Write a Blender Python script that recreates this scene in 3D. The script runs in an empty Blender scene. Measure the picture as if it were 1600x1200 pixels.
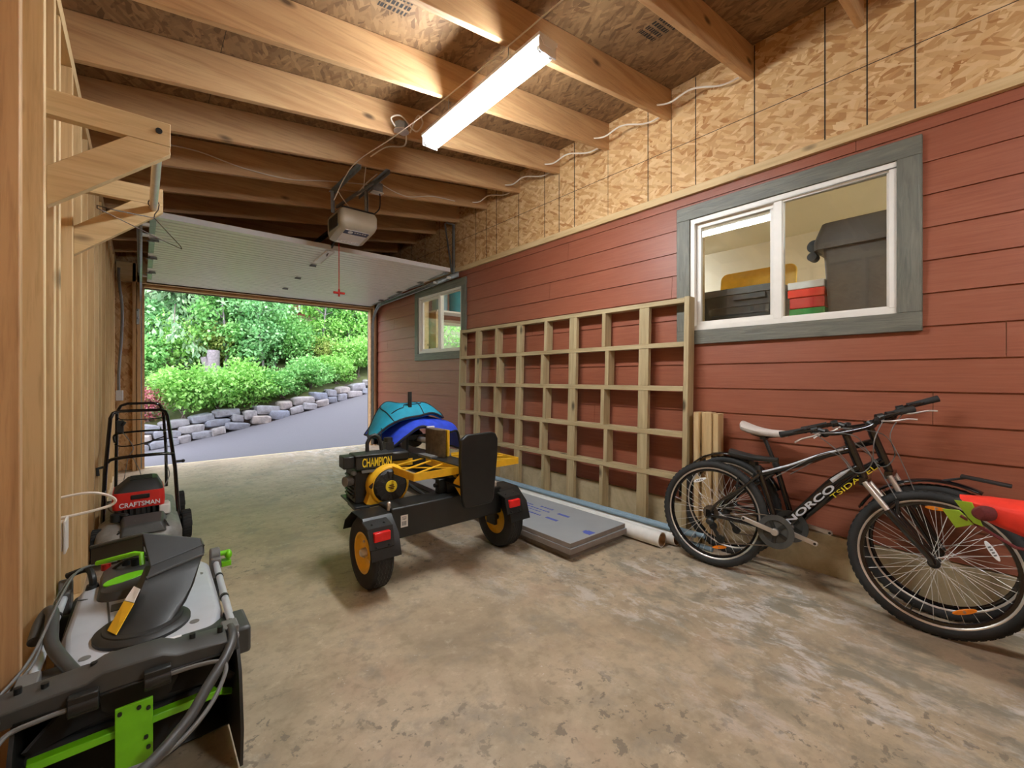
import bpy, bmesh, math, random
import numpy as np
from mathutils import Vector, Matrix, Euler
rnd = random.Random(7)
scene = bpy.context.scene
col = scene.collection
PI = math.pi

# ------------------------------------------------------------------ camera, sky, exposure
cam_data = bpy.data.cameras.new('camera')
cam = bpy.data.objects.new('camera', cam_data)
col.objects.link(cam)
cam_data.sensor_fit = 'HORIZONTAL'
cam_data.sensor_width = 36.0
cam_data.lens = 36.0 * 675.0 / 1600.0
cam_data.shift_y = -10.0 / 1600.0
cam_data.clip_start = 0.05
cam.location = (0, 0, 1.22)
cam.rotation_euler = (math.radians(90), 0, -math.radians(40.622))
scene.camera = cam

world = bpy.data.worlds.new('sky')
scene.world = world
world.use_nodes = True
wn = world.node_tree
bg = wn.nodes['Background']
bg.inputs['Color'].default_value = (0.82, 0.85, 1.03, 1)
bg.inputs['Strength'].default_value = 3.3

sun_data = bpy.data.lights.new('sun', 'SUN')
sun_data.energy = 1.1
sun_data.angle = math.radians(40)
sun_data.color = (1.0, 0.96, 0.88)
sun = bpy.data.objects.new('sun', sun_data)
col.objects.link(sun)
sun.rotation_euler = (math.radians(48), 0, math.radians(-25))

scene.view_settings.view_transform = 'Standard'
scene.view_settings.look = 'None'
scene.view_settings.exposure = 0.95
scene.view_settings.gamma = 1.0
scene.view_settings.use_curve_mapping = False
scene.cycles.max_bounces = 10
scene.cycles.diffuse_bounces = 6
scene.cycles.transparent_max_bounces = 12
scene.cycles.sample_clamp_indirect = 6.0
LAMP = 92.0

# ------------------------------------------------------------------ materials
def srgb(r, g, b):
    def f(c):
        c /= 255.0
        return c / 12.92 if c <= 0.04045 else ((c + 0.055) / 1.055) ** 2.4
    return (f(r), f(g), f(b), 1.0)

def new_mat(name):
    m = bpy.data.materials.new(name)
    m.use_nodes = True
    nt = m.node_tree
    return m, nt, nt.nodes['Principled BSDF']

def node(nt, t, **kw):
    n = nt.nodes.new(t)
    for k, v in kw.items():
        setattr(n, k, v)
    return n

def coords(nt, scale=(1, 1, 1), rot=(0, 0, 0), vary=0.0):
    tc = node(nt, 'ShaderNodeTexCoord')
    mp = node(nt, 'ShaderNodeMapping')
    mp.inputs['Scale'].default_value = scale
    mp.inputs['Rotation'].default_value = rot
    src = tc.outputs['Object']
    if vary:
        oi = node(nt, 'ShaderNodeObjectInfo')
        mul = node(nt, 'ShaderNodeMath', operation='MULTIPLY')
        mul.inputs[1].default_value = vary
        nt.links.new(oi.outputs['Random'], mul.inputs[0])
        add = node(nt, 'ShaderNodeVectorMath', operation='ADD')
        nt.links.new(src, add.inputs[0])
        nt.links.new(mul.outputs[0], add.inputs[1])
        src = add.outputs[0]
    nt.links.new(src, mp.inputs['Vector'])
    return mp.outputs['Vector']

def noise(nt, vec, scale, detail=4, rough=0.55, dist=0.0):
    n = node(nt, 'ShaderNodeTexNoise')
    n.inputs['Scale'].default_value = scale
    n.inputs['Detail'].default_value = detail
    n.inputs['Roughness'].default_value = rough
    n.inputs['Distortion'].default_value = dist
    nt.links.new(vec, n.inputs['Vector'])
    return n.outputs['Fac']

def ramp(nt, fac, stops):
    r = node(nt, 'ShaderNodeValToRGB')
    el = r.color_ramp.elements
    while len(el) < len(stops):
        el.new(0.5)
    for e, (p, c) in zip(el, stops):
        e.position = p
        e.color = c
    nt.links.new(fac, r.inputs['Fac'])
    return r.outputs['Color']

def mix(nt, fac, a, b, mode='MIX'):
    m = node(nt, 'ShaderNodeMix', data_type='RGBA', blend_type=mode)
    for sock, val in ((m.inputs['Factor'], fac), (m.inputs['A'], a), (m.inputs['B'], b)):
        pass
    fi = m.inputs[0]; ai = m.inputs[6]; bi = m.inputs[7]
    for sock, val in ((fi, fac), (ai, a), (bi, b)):
        if hasattr(val, 'is_linked') or isinstance(val, bpy.types.NodeSocket):
            nt.links.new(val, sock)
        else:
            sock.default_value = val
    return m.outputs[2]

def bump(nt, bsdf, fac, strength=0.2, dist=0.01):
    b = node(nt, 'ShaderNodeBump')
    b.inputs['Strength'].default_value = strength
    b.inputs['Distance'].default_value = dist
    nt.links.new(fac, b.inputs['Height'])
    nt.links.new(b.outputs['Normal'], bsdf.inputs['Normal'])

def plain(name, rgb, rough=0.5, metal=0.0, var=0.12, scale=18, bmp=0.0, spec=None, coat=0.0):
    m, nt, b = new_mat(name)
    c = srgb(*rgb)
    v = coords(nt)
    n = noise(nt, v, scale, 5)
    lo = tuple(x * (1 - var) for x in c[:3]) + (1,)
    hi = tuple(min(1, x * (1 + var)) for x in c[:3]) + (1,)
    nt.links.new(ramp(nt, n, [(0.3, lo), (0.7, hi)]), b.inputs['Base Color'])
    b.inputs['Roughness'].default_value = rough
    b.inputs['Metallic'].default_value = metal
    if spec is not None:
        b.inputs['Specular IOR Level'].default_value = spec
    if coat:
        b.inputs['Coat Weight'].default_value = coat
    if bmp:
        bump(nt, b, noise(nt, v, scale * 6, 3), bmp, 0.003)
    return m

def wood(name, light, dark, axis=0, rough=0.6, knots=True, vary=40.0, band=9.0):
    m, nt, b = new_mat(name)
    sc = [band, band, band]
    sc[axis] = 0.55
    v = coords(nt, tuple(sc), vary=vary)
    n1 = noise(nt, v, 1.6, 5, 0.6, 0.6)
    n2 = noise(nt, v, 7.0, 4, 0.6, 0.2)
    c1 = ramp(nt, n1, [(0.3, srgb(*dark)), (0.62, srgb(*light))])
    dk = tuple(0.78 * x for x in srgb(*dark)[:3]) + (1,)
    f2 = ramp(nt, n2, [(0.30, (0.55, 0.55, 0.55, 1)), (0.5, (0, 0, 0, 1))])
    c = mix(nt, f2, c1, dk)
    if knots:
        sk = [5.0, 5.0, 5.0]
        sk[axis] = 2.2
        kv = coords(nt, tuple(sk), vary=vary)
        vo = node(nt, 'ShaderNodeTexVoronoi')
        vo.inputs['Scale'].default_value = 1.0
        nt.links.new(kv, vo.inputs['Vector'])
        kf = ramp(nt, vo.outputs['Distance'], [(0.05, (1, 1, 1, 1)), (0.13, (0, 0, 0, 1))])
        c = mix(nt, kf, c, tuple(0.25 * x for x in srgb(*dark)[:3]) + (1,))
    nt.links.new(c, b.inputs['Base Color'])
    b.inputs['Roughness'].default_value = rough
    bump(nt, b, n2, 0.08, 0.003)
    return m

def osb(name, cols, plane_rot=(0, 0, 0), rough=0.7, scale=9.0, stamp=False):
    # strand board: overlapping elongated flakes at several angles
    m, nt, b = new_mat(name)
    c = None
    for i, ang in enumerate((0.2, 1.57, 1.05, 2.05)):
        tc = node(nt, 'ShaderNodeTexCoord')
        mp = node(nt, 'ShaderNodeMapping', vector_type='POINT')
        rot = list(plane_rot)
        rx = node(nt, 'ShaderNodeVectorRotate', rotation_type='EULER_XYZ')
        rx.inputs['Rotation'].default_value = plane_rot
        nt.links.new(tc.outputs['Object'], rx.inputs['Vector'])
        rz = node(nt, 'ShaderNodeVectorRotate', rotation_type='Z_AXIS')
        rz.inputs['Angle'].default_value = ang
        nt.links.new(rx.outputs[0], rz.inputs['Vector'])
        rx = rz
        nz = node(nt, 'ShaderNodeTexNoise')
        nz.inputs['Scale'].default_value = 7
        nt.links.new(rx.outputs[0], nz.inputs['Vector'])
        vm = node(nt, 'ShaderNodeVectorMath', operation='SCALE')
        vm.inputs['Scale'].default_value = 0.04
        nt.links.new(nz.outputs['Color'], vm.inputs[0])
        ad = node(nt, 'ShaderNodeVectorMath', operation='ADD')
        nt.links.new(rx.outputs[0], ad.inputs[0])
        nt.links.new(vm.outputs[0], ad.inputs[1])
        mp.inputs['Scale'].default_value = (scale * (0.75 + 0.12 * i), scale * (3.0 + 0.5 * i), scale * 0.02)
        mp.inputs['Location'].default_value = (3.1 * i, 1.7 * i, 0.3)
        nt.links.new(ad.outputs[0], mp.inputs['Vector'])
        vo = node(nt, 'ShaderNodeTexVoronoi')
        vo.inputs['Scale'].default_value = 1.0
        nt.links.new(mp.outputs[0], vo.inputs['Vector'])
        sep = node(nt, 'ShaderNodeSeparateColor')
        nt.links.new(vo.outputs['Color'], sep.inputs[0])
        n = len(cols)
        cc = ramp(nt, sep.outputs[0], [((k + 0.5) / n, srgb(*q)) for k, q in enumerate(cols)])
        if c is None:
            c = cc
            first = vo.outputs['Distance']
        else:
            f = ramp(nt, sep.outputs[1], [(0.50, (0, 0, 0, 1)), (0.56, (0.9, 0.9, 0.9, 1))])
            c = mix(nt, f, c, cc)
    nt.links.new(c, b.inputs['Base Color'])
    b.inputs['Roughness'].default_value = rough
    bump(nt, b, first, 0.15, 0.003)
    return m

PINE = ((214, 170, 112), (186, 136, 80))
M = {}
for ax, nm in ((0, 'x'), (1, 'y'), (2, 'z')):
    M['pine_' + nm] = wood('pine_' + nm, (210, 184, 138), (190, 158, 110), ax)
    M['grey_pine_' + nm] = wood('grey_pine_' + nm, (184, 166, 128), (156, 136, 98), ax)
M['pine_orange'] = wood('pine_orange', (196, 160, 116), (162, 124, 84), 2)
M['rafter'] = wood('rafter', (204, 166, 120), (178, 136, 92), 0)
OSB_L = [(214, 176, 124), (188, 140, 86), (226, 194, 146), (200, 158, 104), (170, 118, 66), (220, 184, 134)]
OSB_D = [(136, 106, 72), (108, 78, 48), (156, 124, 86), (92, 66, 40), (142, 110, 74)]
M['osb_wall'] = osb('osb_wall', OSB_L, (0, PI / 2, 0), scale=10.5)
M['osb_front'] = osb('osb_front', OSB_L, (PI / 2, 0, 0), scale=10)
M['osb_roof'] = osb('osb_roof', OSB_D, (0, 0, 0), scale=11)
M['black_line'] = plain('black_line', (34, 30, 26), 0.8)
M['white_vinyl'] = plain('white_vinyl', (226, 222, 214), 0.4, var=0.03)
M['white_paint'] = plain('white_paint', (234, 236, 240), 0.32, var=0.03)
M['white_pvc'] = plain('white_pvc', (224, 222, 216), 0.35, var=0.05)
M['pvc_inner'] = plain('pvc_inner', (190, 160, 130), 0.5, var=0.05)
M['blue_pvc'] = plain('blue_pvc', (132, 156, 172), 0.4, var=0.08)
M['steel'] = plain('steel', (176, 180, 182), 0.32, 0.85, var=0.1)
M['galv'] = plain('galv', (150, 156, 158), 0.45, 0.8, var=0.18)
M['alu'] = plain('alu', (206, 200, 194), 0.35, 0.75, var=0.08)
M['spoke'] = plain('spoke', (224, 222, 216), 0.35, 0.3, var=0.03)
M['black_metal'] = plain('black_metal', (27, 29, 28), 0.42, 0.0, var=0.2)
M['black_gloss'] = plain('black_gloss', (13, 13, 15), 0.18, 0.0, var=0.1, coat=0.5)
M['black_plastic'] = plain('black_plastic', (34, 35, 33), 0.5, var=0.15)
M['dark_grey_plastic'] = plain('dark_grey_plastic', (66, 67, 65), 0.42, var=0.12)
M['mid_grey_plastic'] = plain('mid_grey_plastic', (108, 108, 106), 0.45, var=0.08)
M['light_grey_plastic'] = plain('light_grey_plastic', (186, 190, 196), 0.38, var=0.04)
M['rubber'] = plain('rubber', (36, 36, 35), 0.8, var=0.2, bmp=0.1)
M['lime'] = plain('lime', (120, 210, 20), 0.4, var=0.08)
M['lime_dull'] = plain('lime_dull', (150, 180, 40), 0.8, var=0.12)
M['yellow'] = plain('yellow', (236, 184, 40), 0.42, var=0.1)
M['yellow_bright'] = plain('yellow_bright', (236, 208, 40), 0.5, var=0.05)
M['red'] = plain('red', (206, 44, 36), 0.35, var=0.08)
M['red_lens'] = plain('red_lens', (226, 36, 34), 0.2, var=0.15)
M['orange_lens'] = plain('orange_lens', (250, 140, 26), 0.25, var=0.1)
M['white_print'] = plain('white_print', (232, 232, 232), 0.5, var=0.03)
M['silver_print'] = plain('silver_print', (196, 200, 208), 0.3, 0.2, var=0.05)
M['blue_print'] = plain('blue_print', (78, 92, 170), 0.6, var=0.15)
M['navy_print'] = plain('navy_print', (44, 50, 84), 0.5, var=0.05)
M['paper'] = plain('paper', (226, 222, 214), 0.7, var=0.04)
M['white_saddle'] = plain('white_saddle', (206, 198, 190), 0.5, var=0.06)
M['foam'] = plain('foam', (150, 154, 156), 0.42, var=0.06, scale=5)
M['foam_edge'] = plain('foam_edge', (128, 118, 110), 0.75, var=0.1)
M['teal_cloth'] = plain('teal_cloth', (16, 140, 166), 0.75, var=0.12, bmp=0.2)
M['blue_cloth'] = plain('blue_cloth', (36, 68, 196), 0.72, var=0.2, bmp=0.2)
M['black_cloth'] = plain('black_cloth', (28, 28, 34), 0.8, var=0.2)
M['red_cloth'] = plain('red_cloth', (236, 54, 34), 0.7, var=0.08, bmp=0.1)
M['maroon_mesh'] = plain('maroon_mesh', (100, 36, 36), 0.8, var=0.2, scale=120)
M['cream_wall'] = plain('cream_wall', (226, 218, 200), 0.7, var=0.03, scale=2)
M['deck_grey'] = plain('deck_grey', (142, 142, 138), 0.5, 0.2, var=0.2)
M['brass'] = plain('brass', (190, 160, 80), 0.35, 0.6)
M['wire_white'] = plain('wire_white', (222, 212, 196), 0.5, var=0.03)
M['wire_dark'] = plain('wire_dark', (60, 48, 36), 0.5, var=0.03)
M['red_rope'] = plain('red_rope', (200, 40, 30), 0.7)
M['opener_grey'] = plain('opener_grey', (192, 188, 172), 0.4, var=0.03)
M['cardboard'] = plain('cardboard', (170, 126, 84), 0.8, var=0.1)
M['bin_grey'] = plain('bin_grey', (96, 88, 82), 0.5, var=0.08)
M['green_plastic'] = plain('green_plastic', (30, 140, 50), 0.45)
M['leather_brown'] = plain('rusty_steel', (96, 82, 66), 0.6, 0.3, var=0.35, scale=30)
M['grey_trim'] = None

def emit(name, rgb, strength):
    m, nt, b = new_mat(name)
    b.inputs['Base Color'].default_value = (0.8, 0.8, 0.8, 1)
    b.inputs['Emission Color'].default_value = rgb + (1,)
    b.inputs['Emission Strength'].default_value = strength
    return m
M['tube_light'] = emit('tube_light', (0.92, 0.97, 1.0), LAMP)

def glass_mat(name, tint=(1, 1, 1)):
    m = bpy.data.materials.new(name); m.use_nodes = True
    nt = m.node_tree
    nt.nodes.remove(nt.nodes['Principled BSDF'])
    out = nt.nodes['Material Output']
    tr = node(nt, 'ShaderNodeBsdfTransparent'); tr.inputs[0].default_value = tint + (1,)
    gl = node(nt, 'ShaderNodeBsdfGlossy'); gl.inputs['Roughness'].default_value = 0.01
    # the node inverts the index on back faces; undo that so both faces of a thin pane reflect alike
    fr = node(nt, 'ShaderNodeFresnel'); ge = node(nt, 'ShaderNodeNewGeometry'); mr = node(nt, 'ShaderNodeMapRange')
    mr.inputs[3].default_value = 1.5; mr.inputs[4].default_value = 1 / 1.5
    nt.links.new(ge.outputs['Backfacing'], mr.inputs[0]); nt.links.new(mr.outputs[0], fr.inputs['IOR'])
    mx = node(nt, 'ShaderNodeMixShader')
    nt.links.new(fr.outputs[0], mx.inputs[0]); nt.links.new(tr.outputs[0], mx.inputs[1]); nt.links.new(gl.outputs[0], mx.inputs[2])
    nt.links.new(mx.outputs[0], out.inputs['Surface'])
    return m
M['glass'] = glass_mat('glass', (0.94, 0.96, 0.95))

def siding_mat():
    m, nt, b = new_mat('red_siding')
    v = coords(nt, (1, 1.2, 26))
    n = noise(nt, v, 3.0, 6, 0.65, 0.4)
    v2 = coords(nt, (1, 1, 1))
    n2 = noise(nt, v2, 2.2, 3)
    c = ramp(nt, n, [(0.28, srgb(124, 66, 48)), (0.5, srgb(146, 84, 61)), (0.78, srgb(162, 104, 80))])
    c2 = mix(nt, n2, c, srgb(138, 79, 58))
    nt.links.new(c2, b.inputs['Base Color'])
    b.inputs['Roughness'].default_value = 0.42
    bump(nt, b, n, 0.25, 0.004)
    return m
M['siding'] = siding_mat()
M['brown_joint'] = plain('brown_joint', (70, 32, 22), 0.7)

def grey_trim(name, axis):
    m, nt, b = new_mat(name)
    sc = [30, 30, 30]; sc[axis] = 3
    v = coords(nt, tuple(sc))
    n = noise(nt, v, 1.6, 5, 0.6, 0.8)
    nt.links.new(ramp(nt, n, [(0.3, srgb(86, 88, 78)), (0.7, srgb(116, 114, 102))]), b.inputs['Base Color'])
    b.inputs['Roughness'].default_value = 0.5
    bump(nt, b, n, 0.5, 0.006)
    return m
M['trim_y'] = grey_trim('grey_trim_y', 1)
M['trim_z'] = grey_trim('grey_trim_z', 2)

def concrete(name, kind):
    m, nt, b = new_mat(name)
    v = coords(nt)
    big = noise(nt, v, 0.9, 6, 0.6, 0.6)
    mid = noise(nt, v, 3.2, 7, 0.65, 1.2)
    fine = noise(nt, v, 22, 5, 0.7)
    if kind == 'floor':
        tc = node(nt, 'ShaderNodeTexCoord'); sx = node(nt, 'ShaderNodeSeparateXYZ'); nt.links.new(tc.outputs['Object'], sx.inputs[0])
        base = noise(nt, v, 2.1, 8, 0.62, 0.3)
        c = ramp(nt, base, [(0.30, srgb(148, 132, 110)), (0.45, srgb(172, 154, 128)), (0.60, srgb(185, 167, 141)), (0.75, srgb(166, 148, 124))])
        # brown dust
        rs = noise(nt, coords(nt, (0.9, 0.8, 1)), 2.3, 5, 0.6)
        c = mix(nt, ramp(nt, rs, [(0.52, (0, 0, 0, 1)), (0.72, (0.55, 0.55, 0.55, 1))]), c, srgb(168, 138, 116))
        # soft grey clouds
        gc = noise(nt, v, 3.6, 7, 0.68, 0.2)
        c = mix(nt, ramp(nt, gc, [(0.54, (0, 0, 0, 1)), (0.66, (0.7, 0.7, 0.7, 1))]), c, srgb(140, 132, 118))
        mo = noise(nt, v, 9.0, 9, 0.72, 0.2)
        c = mix(nt, ramp(nt, mo, [(0.36, (0.55, 0.55, 0.55, 1)), (0.48, (0, 0, 0, 1))]), c, srgb(142, 128, 104))
        c = mix(nt, ramp(nt, mo, [(0.56, (0, 0, 0, 1)), (0.68, (0.6, 0.6, 0.6, 1))]), c, srgb(204, 188, 164))
        # crisp dark flakes where the skin has worn through
        reg = ramp(nt, noise(nt, v, 0.85, 3, 0.5), [(0.43, (0, 0, 0, 1)), (0.55, (1, 1, 1, 1))])
        fl = ramp(nt, noise(nt, v, 17.0, 7, 0.66, 0.2), [(0.575, (0, 0, 0, 1)), (0.60, (0.9, 0.9, 0.9, 1))])
        c = mix(nt, mix(nt, 1.0, reg, fl, 'MULTIPLY'), c, srgb(124, 114, 98))
        # whitish bloom, strongest along the stem wall and drawn out parallel to it
        wx = node(nt, 'ShaderNodeMapRange'); wx.inputs[1].default_value = 1.3; wx.inputs[2].default_value = 2.2
        nt.links.new(sx.outputs[0], wx.inputs[0])
        w1 = noise(nt, coords(nt, (1.5, 0.7, 1), (0, 0, 0.2)), 1.8, 4, 0.55)
        w2 = noise(nt, coords(nt, (1.5, 0.8, 1), (0, 0, 0.2)), 8.0, 9, 0.72, 0.3)
        f1 = ramp(nt, w1, [(0.42, (0, 0, 0, 1)), (0.56, (1, 1, 1, 1))])
        f2 = ramp(nt, w2, [(0.49, (0, 0, 0, 1)), (0.57, (0.85, 0.85, 0.85, 1))])
        f = mix(nt, 1.0, mix(nt, 1.0, f1, f2, 'MULTIPLY'), wx.outputs[0], 'MULTIPLY')
        c = mix(nt, f, c, srgb(208, 202, 196))
        g2 = ramp(nt, noise(nt, coords(nt, (1.5, 0.8, 1), (0, 0, 0.2)), 4.5, 8, 0.7, 0.3), [(0.50, (0, 0, 0, 1)), (0.60, (0.8, 0.8, 0.8, 1))])
        c = mix(nt, mix(nt, 1.0, g2, wx.outputs[0], 'MULTIPLY'), c, srgb(132, 126, 110))
        sp = ramp(nt, noise(nt, v, 40, 4, 0.7), [(0.66, (0, 0, 0, 1)), (0.70, (0.8, 0.8, 0.8, 1))])
        c = mix(nt, mix(nt, 1.0, sp, f1, 'MULTIPLY'), c, srgb(216, 210, 204))
        b.inputs['Roughness'].default_value = 0.45
    else:
        c = ramp(nt, mid, [(0.3, srgb(172, 156, 122)), (0.7, srgb(204, 190, 156))])
        b.inputs['Roughness'].default_value = 0.7
    c = mix(nt, ramp(nt, fine, [(0.3, (0.25, 0.25, 0.25, 1)), (0.5, (0, 0, 0, 1))]), c, srgb(120, 108, 88))
    nt.links.new(c, b.inputs['Base Color'])
    bump(nt, b, fine, 0.06, 0.003)
    return m
M['concrete'] = concrete('concrete_floor', 'floor')
M['concrete_wall'] = concrete('concrete_wall', 'wall')

def asphalt():
    m, nt, b = new_mat('asphalt')
    v = coords(nt)
    n = noise(nt, v, 120, 3, 0.7); n2 = noise(nt, v, 1.1, 4)
    c = ramp(nt, n, [(0.3, srgb(78, 78, 82)), (0.7, srgb(108, 107, 111))])
    c = mix(nt, n2, c, srgb(98, 95, 97))
    nt.links.new(c, b.inputs['Base Color']); b.inputs['Roughness'].default_value = 0.8
    return m
M['asphalt'] = asphalt()

def stone_mat():
    m, nt, b = new_mat('field_stone')
    v = coords(nt, vary=30.0)
    n = noise(nt, v, 9, 6, 0.65)
    oi = node(nt, 'ShaderNodeObjectInfo')
    base = ramp(nt, oi.outputs['Random'], [(0.0, srgb(140, 146, 156)), (0.35, srgb(160, 156, 152)), (0.6, srgb(124, 132, 146)), (1.0, srgb(168, 158, 148))])
    c = mix(nt, ramp(nt, n, [(0.35, (0.6, 0.6, 0.6, 1)), (0.6, (0, 0, 0, 1))]), base, srgb(104, 102, 102))
    nt.links.new(c, b.inputs['Base Color']); b.inputs['Roughness'].default_value = 0.85
    bump(nt, b, n, 0.5, 0.03)
    return m
M['stone'] = stone_mat()

def leaf_mat(name, cols):
    m, nt, b = new_mat(name)
    g = node(nt, 'ShaderNodeNewGeometry')
    n = len(cols)
    c = ramp(nt, g.outputs['Random Per Island'], [(k / max(1, n - 1), srgb(*[min(242, t * 1.12) for t in q])) for k, q in enumerate(cols)])
    nt.links.new(c, b.inputs['Base Color'])
    b.inputs['Roughness'].default_value = 0.55
    out = nt.nodes['Material Output']
    tl = node(nt, 'ShaderNodeBsdfTranslucent')
    nt.links.new(c, tl.inputs[0])
    mx = node(nt, 'ShaderNodeMixShader'); mx.inputs[0].default_value = 0.35
    nt.links.new(b.outputs[0], mx.inputs[1]); nt.links.new(tl.outputs[0], mx.inputs[2])
    nt.links.new(mx.outputs[0], out.inputs['Surface'])
    return m
M['leaf_bright'] = leaf_mat('leaf_bright', [(120, 172, 76), (150, 196, 102), (92, 148, 62), (176, 212, 130)])
M['leaf_mid'] = leaf_mat('leaf_mid', [(108, 164, 88), (136, 186, 108), (84, 140, 72), (164, 204, 130)])
M['leaf_cool'] = leaf_mat('leaf_cool', [(108, 164, 100), (138, 186, 126), (84, 138, 84), (170, 206, 150)])
M['leaf_conifer'] = leaf_mat('leaf_conifer', [(112, 146, 104), (140, 170, 126), (86, 122, 86), (166, 192, 144)])
M['leaf_olive'] = leaf_mat('leaf_olive', [(136, 152, 78), (156, 166, 92), (118, 146, 72)])
M['leaf_red'] = leaf_mat('leaf_red', [(176, 96, 110), (196, 130, 140), (150, 72, 84), (140, 150, 90)])
M['bark'] = plain('bark', (112, 100, 92), 0.9, var=0.3, scale=40)
M['bark_grey'] = plain('bark_grey', (128, 120, 122), 0.9, var=0.3, scale=30)
M['soil'] = plain('soil', (104, 110, 70), 0.95, var=0.3, scale=6)

# ------------------------------------------------------------------ geometry helpers
WM = {}
class MB:
    """collects shapes; build() links them as one mesh object"""
    def __init__(self):
        self.v = []; self.f = []; self.mi = []; self.cur = 0; self.sm = []
    def add(self, vs, fs, smooth=True, T=None):
        o = len(self.v)
        if T is not None:
            vs = [T @ Vector(p) for p in vs]
        self.v.extend([tuple(p) for p in vs])
        for q in fs:
            self.f.append(tuple(i + o for i in q)); self.mi.append(self.cur); self.sm.append(smooth)
        return self
    def box(self, x0, x1, y0, y1, z0, z1, T=None):
        vs = [(x, y, z) for x in (x0, x1) for y in (y0, y1) for z in (z0, z1)]
        fs = [(0, 1, 3, 2), (4, 6, 7, 5), (0, 4, 5, 1), (2, 3, 7, 6), (0, 2, 6, 4), (1, 5, 7, 3)]
        return self.add(vs, fs, False, T)
    def cbox(self, c, size, rot=(0, 0, 0), T=None):
        m = Matrix.Translation(c) @ Euler(rot).to_matrix().to_4x4()
        if T is not None: m = T @ m
        a, b_, d = (s / 2 for s in size)
        return self.box(-a, a, -b_, b_, -d, d, m)
    def beam(self, p0, p1, w, h, up=(0, 0, 1), T=None):
        p0, p1 = Vector(p0), Vector(p1)
        d = (p1 - p0); L = d.length; d.normalize()
        u = Vector(up); s = d.cross(u)
        if s.length < 1e-5: s = d.cross(Vector((1, 0, 0)))
        s.normalize(); u = s.cross(d)
        vs = []
        for p in (p0, p1):
            for a, b_ in ((-1, -1), (1, -1), (1, 1), (-1, 1)):
                vs.append(p + s * (a * w / 2) + u * (b_ * h / 2))
        fs = [(0, 1, 2, 3), (7, 6, 5, 4), (0, 4, 5, 1), (1, 5, 6, 2), (2, 6, 7, 3), (3, 7, 4, 0)]
        return self.add(vs, fs, False, T)
    def tube(self, pts, r, n=8, caps=True, T=None, closed=False, flat=1.0):
        pts = [Vector(p) for p in pts]
        m = len(pts)
        rr = r if isinstance(r, (list, tuple)) else [r] * m
        vs = []; fs = []
        t0 = (pts[1] - pts[0]).normalized()
        a = Vector((0, 0, 1)) if abs(t0.z) < 0.9 else Vector((1, 0, 0))
        u = (a - t0 * a.dot(t0)).normalized()
        for i, p in enumerate(pts):
            if closed: t = (pts[(i + 1) % m] - pts[i - 1]).normalized()
            elif i == 0: t = (pts[1] - pts[0]).normalized()
            elif i == m - 1: t = (pts[-1] - pts[-2]).normalized()
            else: t = ((pts[i + 1] - p).normalized() + (p - pts[i - 1]).normalized())
            if t.length < 1e-6: t = pts[i] - pts[i - 1]
            t.normalize()
            u = (u - t * u.dot(t))
            if u.length < 1e-6: u = t.orthogonal()
            u.normalize(); w = t.cross(u)
            for k in range(n):
                an = 2 * PI * k / n
                vs.append(p + (u * math.cos(an) * flat + w * math.sin(an)) * rr[i])
        for i in range(m if closed else m - 1):
            j = (i + 1) % m
            for k in range(n):
                k2 = (k + 1) % n
                fs.append((i * n + k, i * n + k2, j * n + k2, j * n + k))
        if caps and not closed:
            fs.append(tuple(range(n))[::-1]); fs.append(tuple((m - 1) * n + k for k in range(n)))
        return self.add(vs, fs, True, T)
    def cyl(self, p0, p1, r0, r1=None, n=20, T=None):
        return self.tube([p0, p1], [r0, r0 if r1 is None else r1], n, True, T)
    def lathe(self, prof, n=32, T=None, arc=2 * PI, a0=0.0):
        # prof: (radius, height) turned about local z
        full = abs(arc - 2 * PI) < 1e-6
        k = n if full else n + 1
        vs = [(r * math.cos(a0 + arc * i / n), r * math.sin(a0 + arc * i / n), h) for i in range(k) for r, h in prof]
        m = len(prof); fs = []
        for i in range(n):
            j = (i + 1) % k
            for q in range(m - 1):
                fs.append((i * m + q, j * m + q, j * m + q + 1, i * m + q + 1))
        return self.add(vs, fs, True, T)
    def prism(self, poly, h, T=None, smooth=False):
        # poly in local xy, extruded 0..h in z
        n = len(poly)
        vs = [(x, y, 0) for x, y in poly] + [(x, y, h) for x, y in poly]
        fs = [tuple(range(n))[::-1], tuple(range(n, 2 * n))] + [(i, (i + 1) % n, n + (i + 1) % n, n + i) for i in range(n)]
        return self.add(vs, fs, smooth, T)
    def loft(self, rings, cap0=True, cap1=True, T=None, smooth=True, closed=True):
        n = len(rings[0]); vs = [p for r in rings for p in r]; fs = []
        for i in range(len(rings) - 1):
            for k in range(n if closed else n - 1):
                k2 = (k + 1) % n
                fs.append((i * n + k, i * n + k2, (i + 1) * n + k2, (i + 1) * n + k))
        if cap0: fs.append(tuple(range(n))[::-1])
        if cap1: fs.append(tuple((len(rings) - 1) * n + k for k in range(n)))
        return self.add(vs, fs, smooth, T)
    def ball(self, c, r, n=16, m=10, T=None):
        rx, ry, rz = r if isinstance(r, (tuple, list)) else (r, r, r)
        vs = []; fs = []
        for i in range(m + 1):
            th = PI * i / m
            for k in range(n):
                a = 2 * PI * k / n
                vs.append((c[0] + rx * math.sin(th) * math.cos(a), c[1] + ry * math.sin(th) * math.sin(a), c[2] + rz * math.cos(th)))
        for i in range(m):
            for k in range(n):
                k2 = (k + 1) % n
                fs.append((i * n + k, (i + 1) * n + k, (i + 1) * n + k2, i * n + k2))
        return self.add(vs, fs, True, T)
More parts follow.
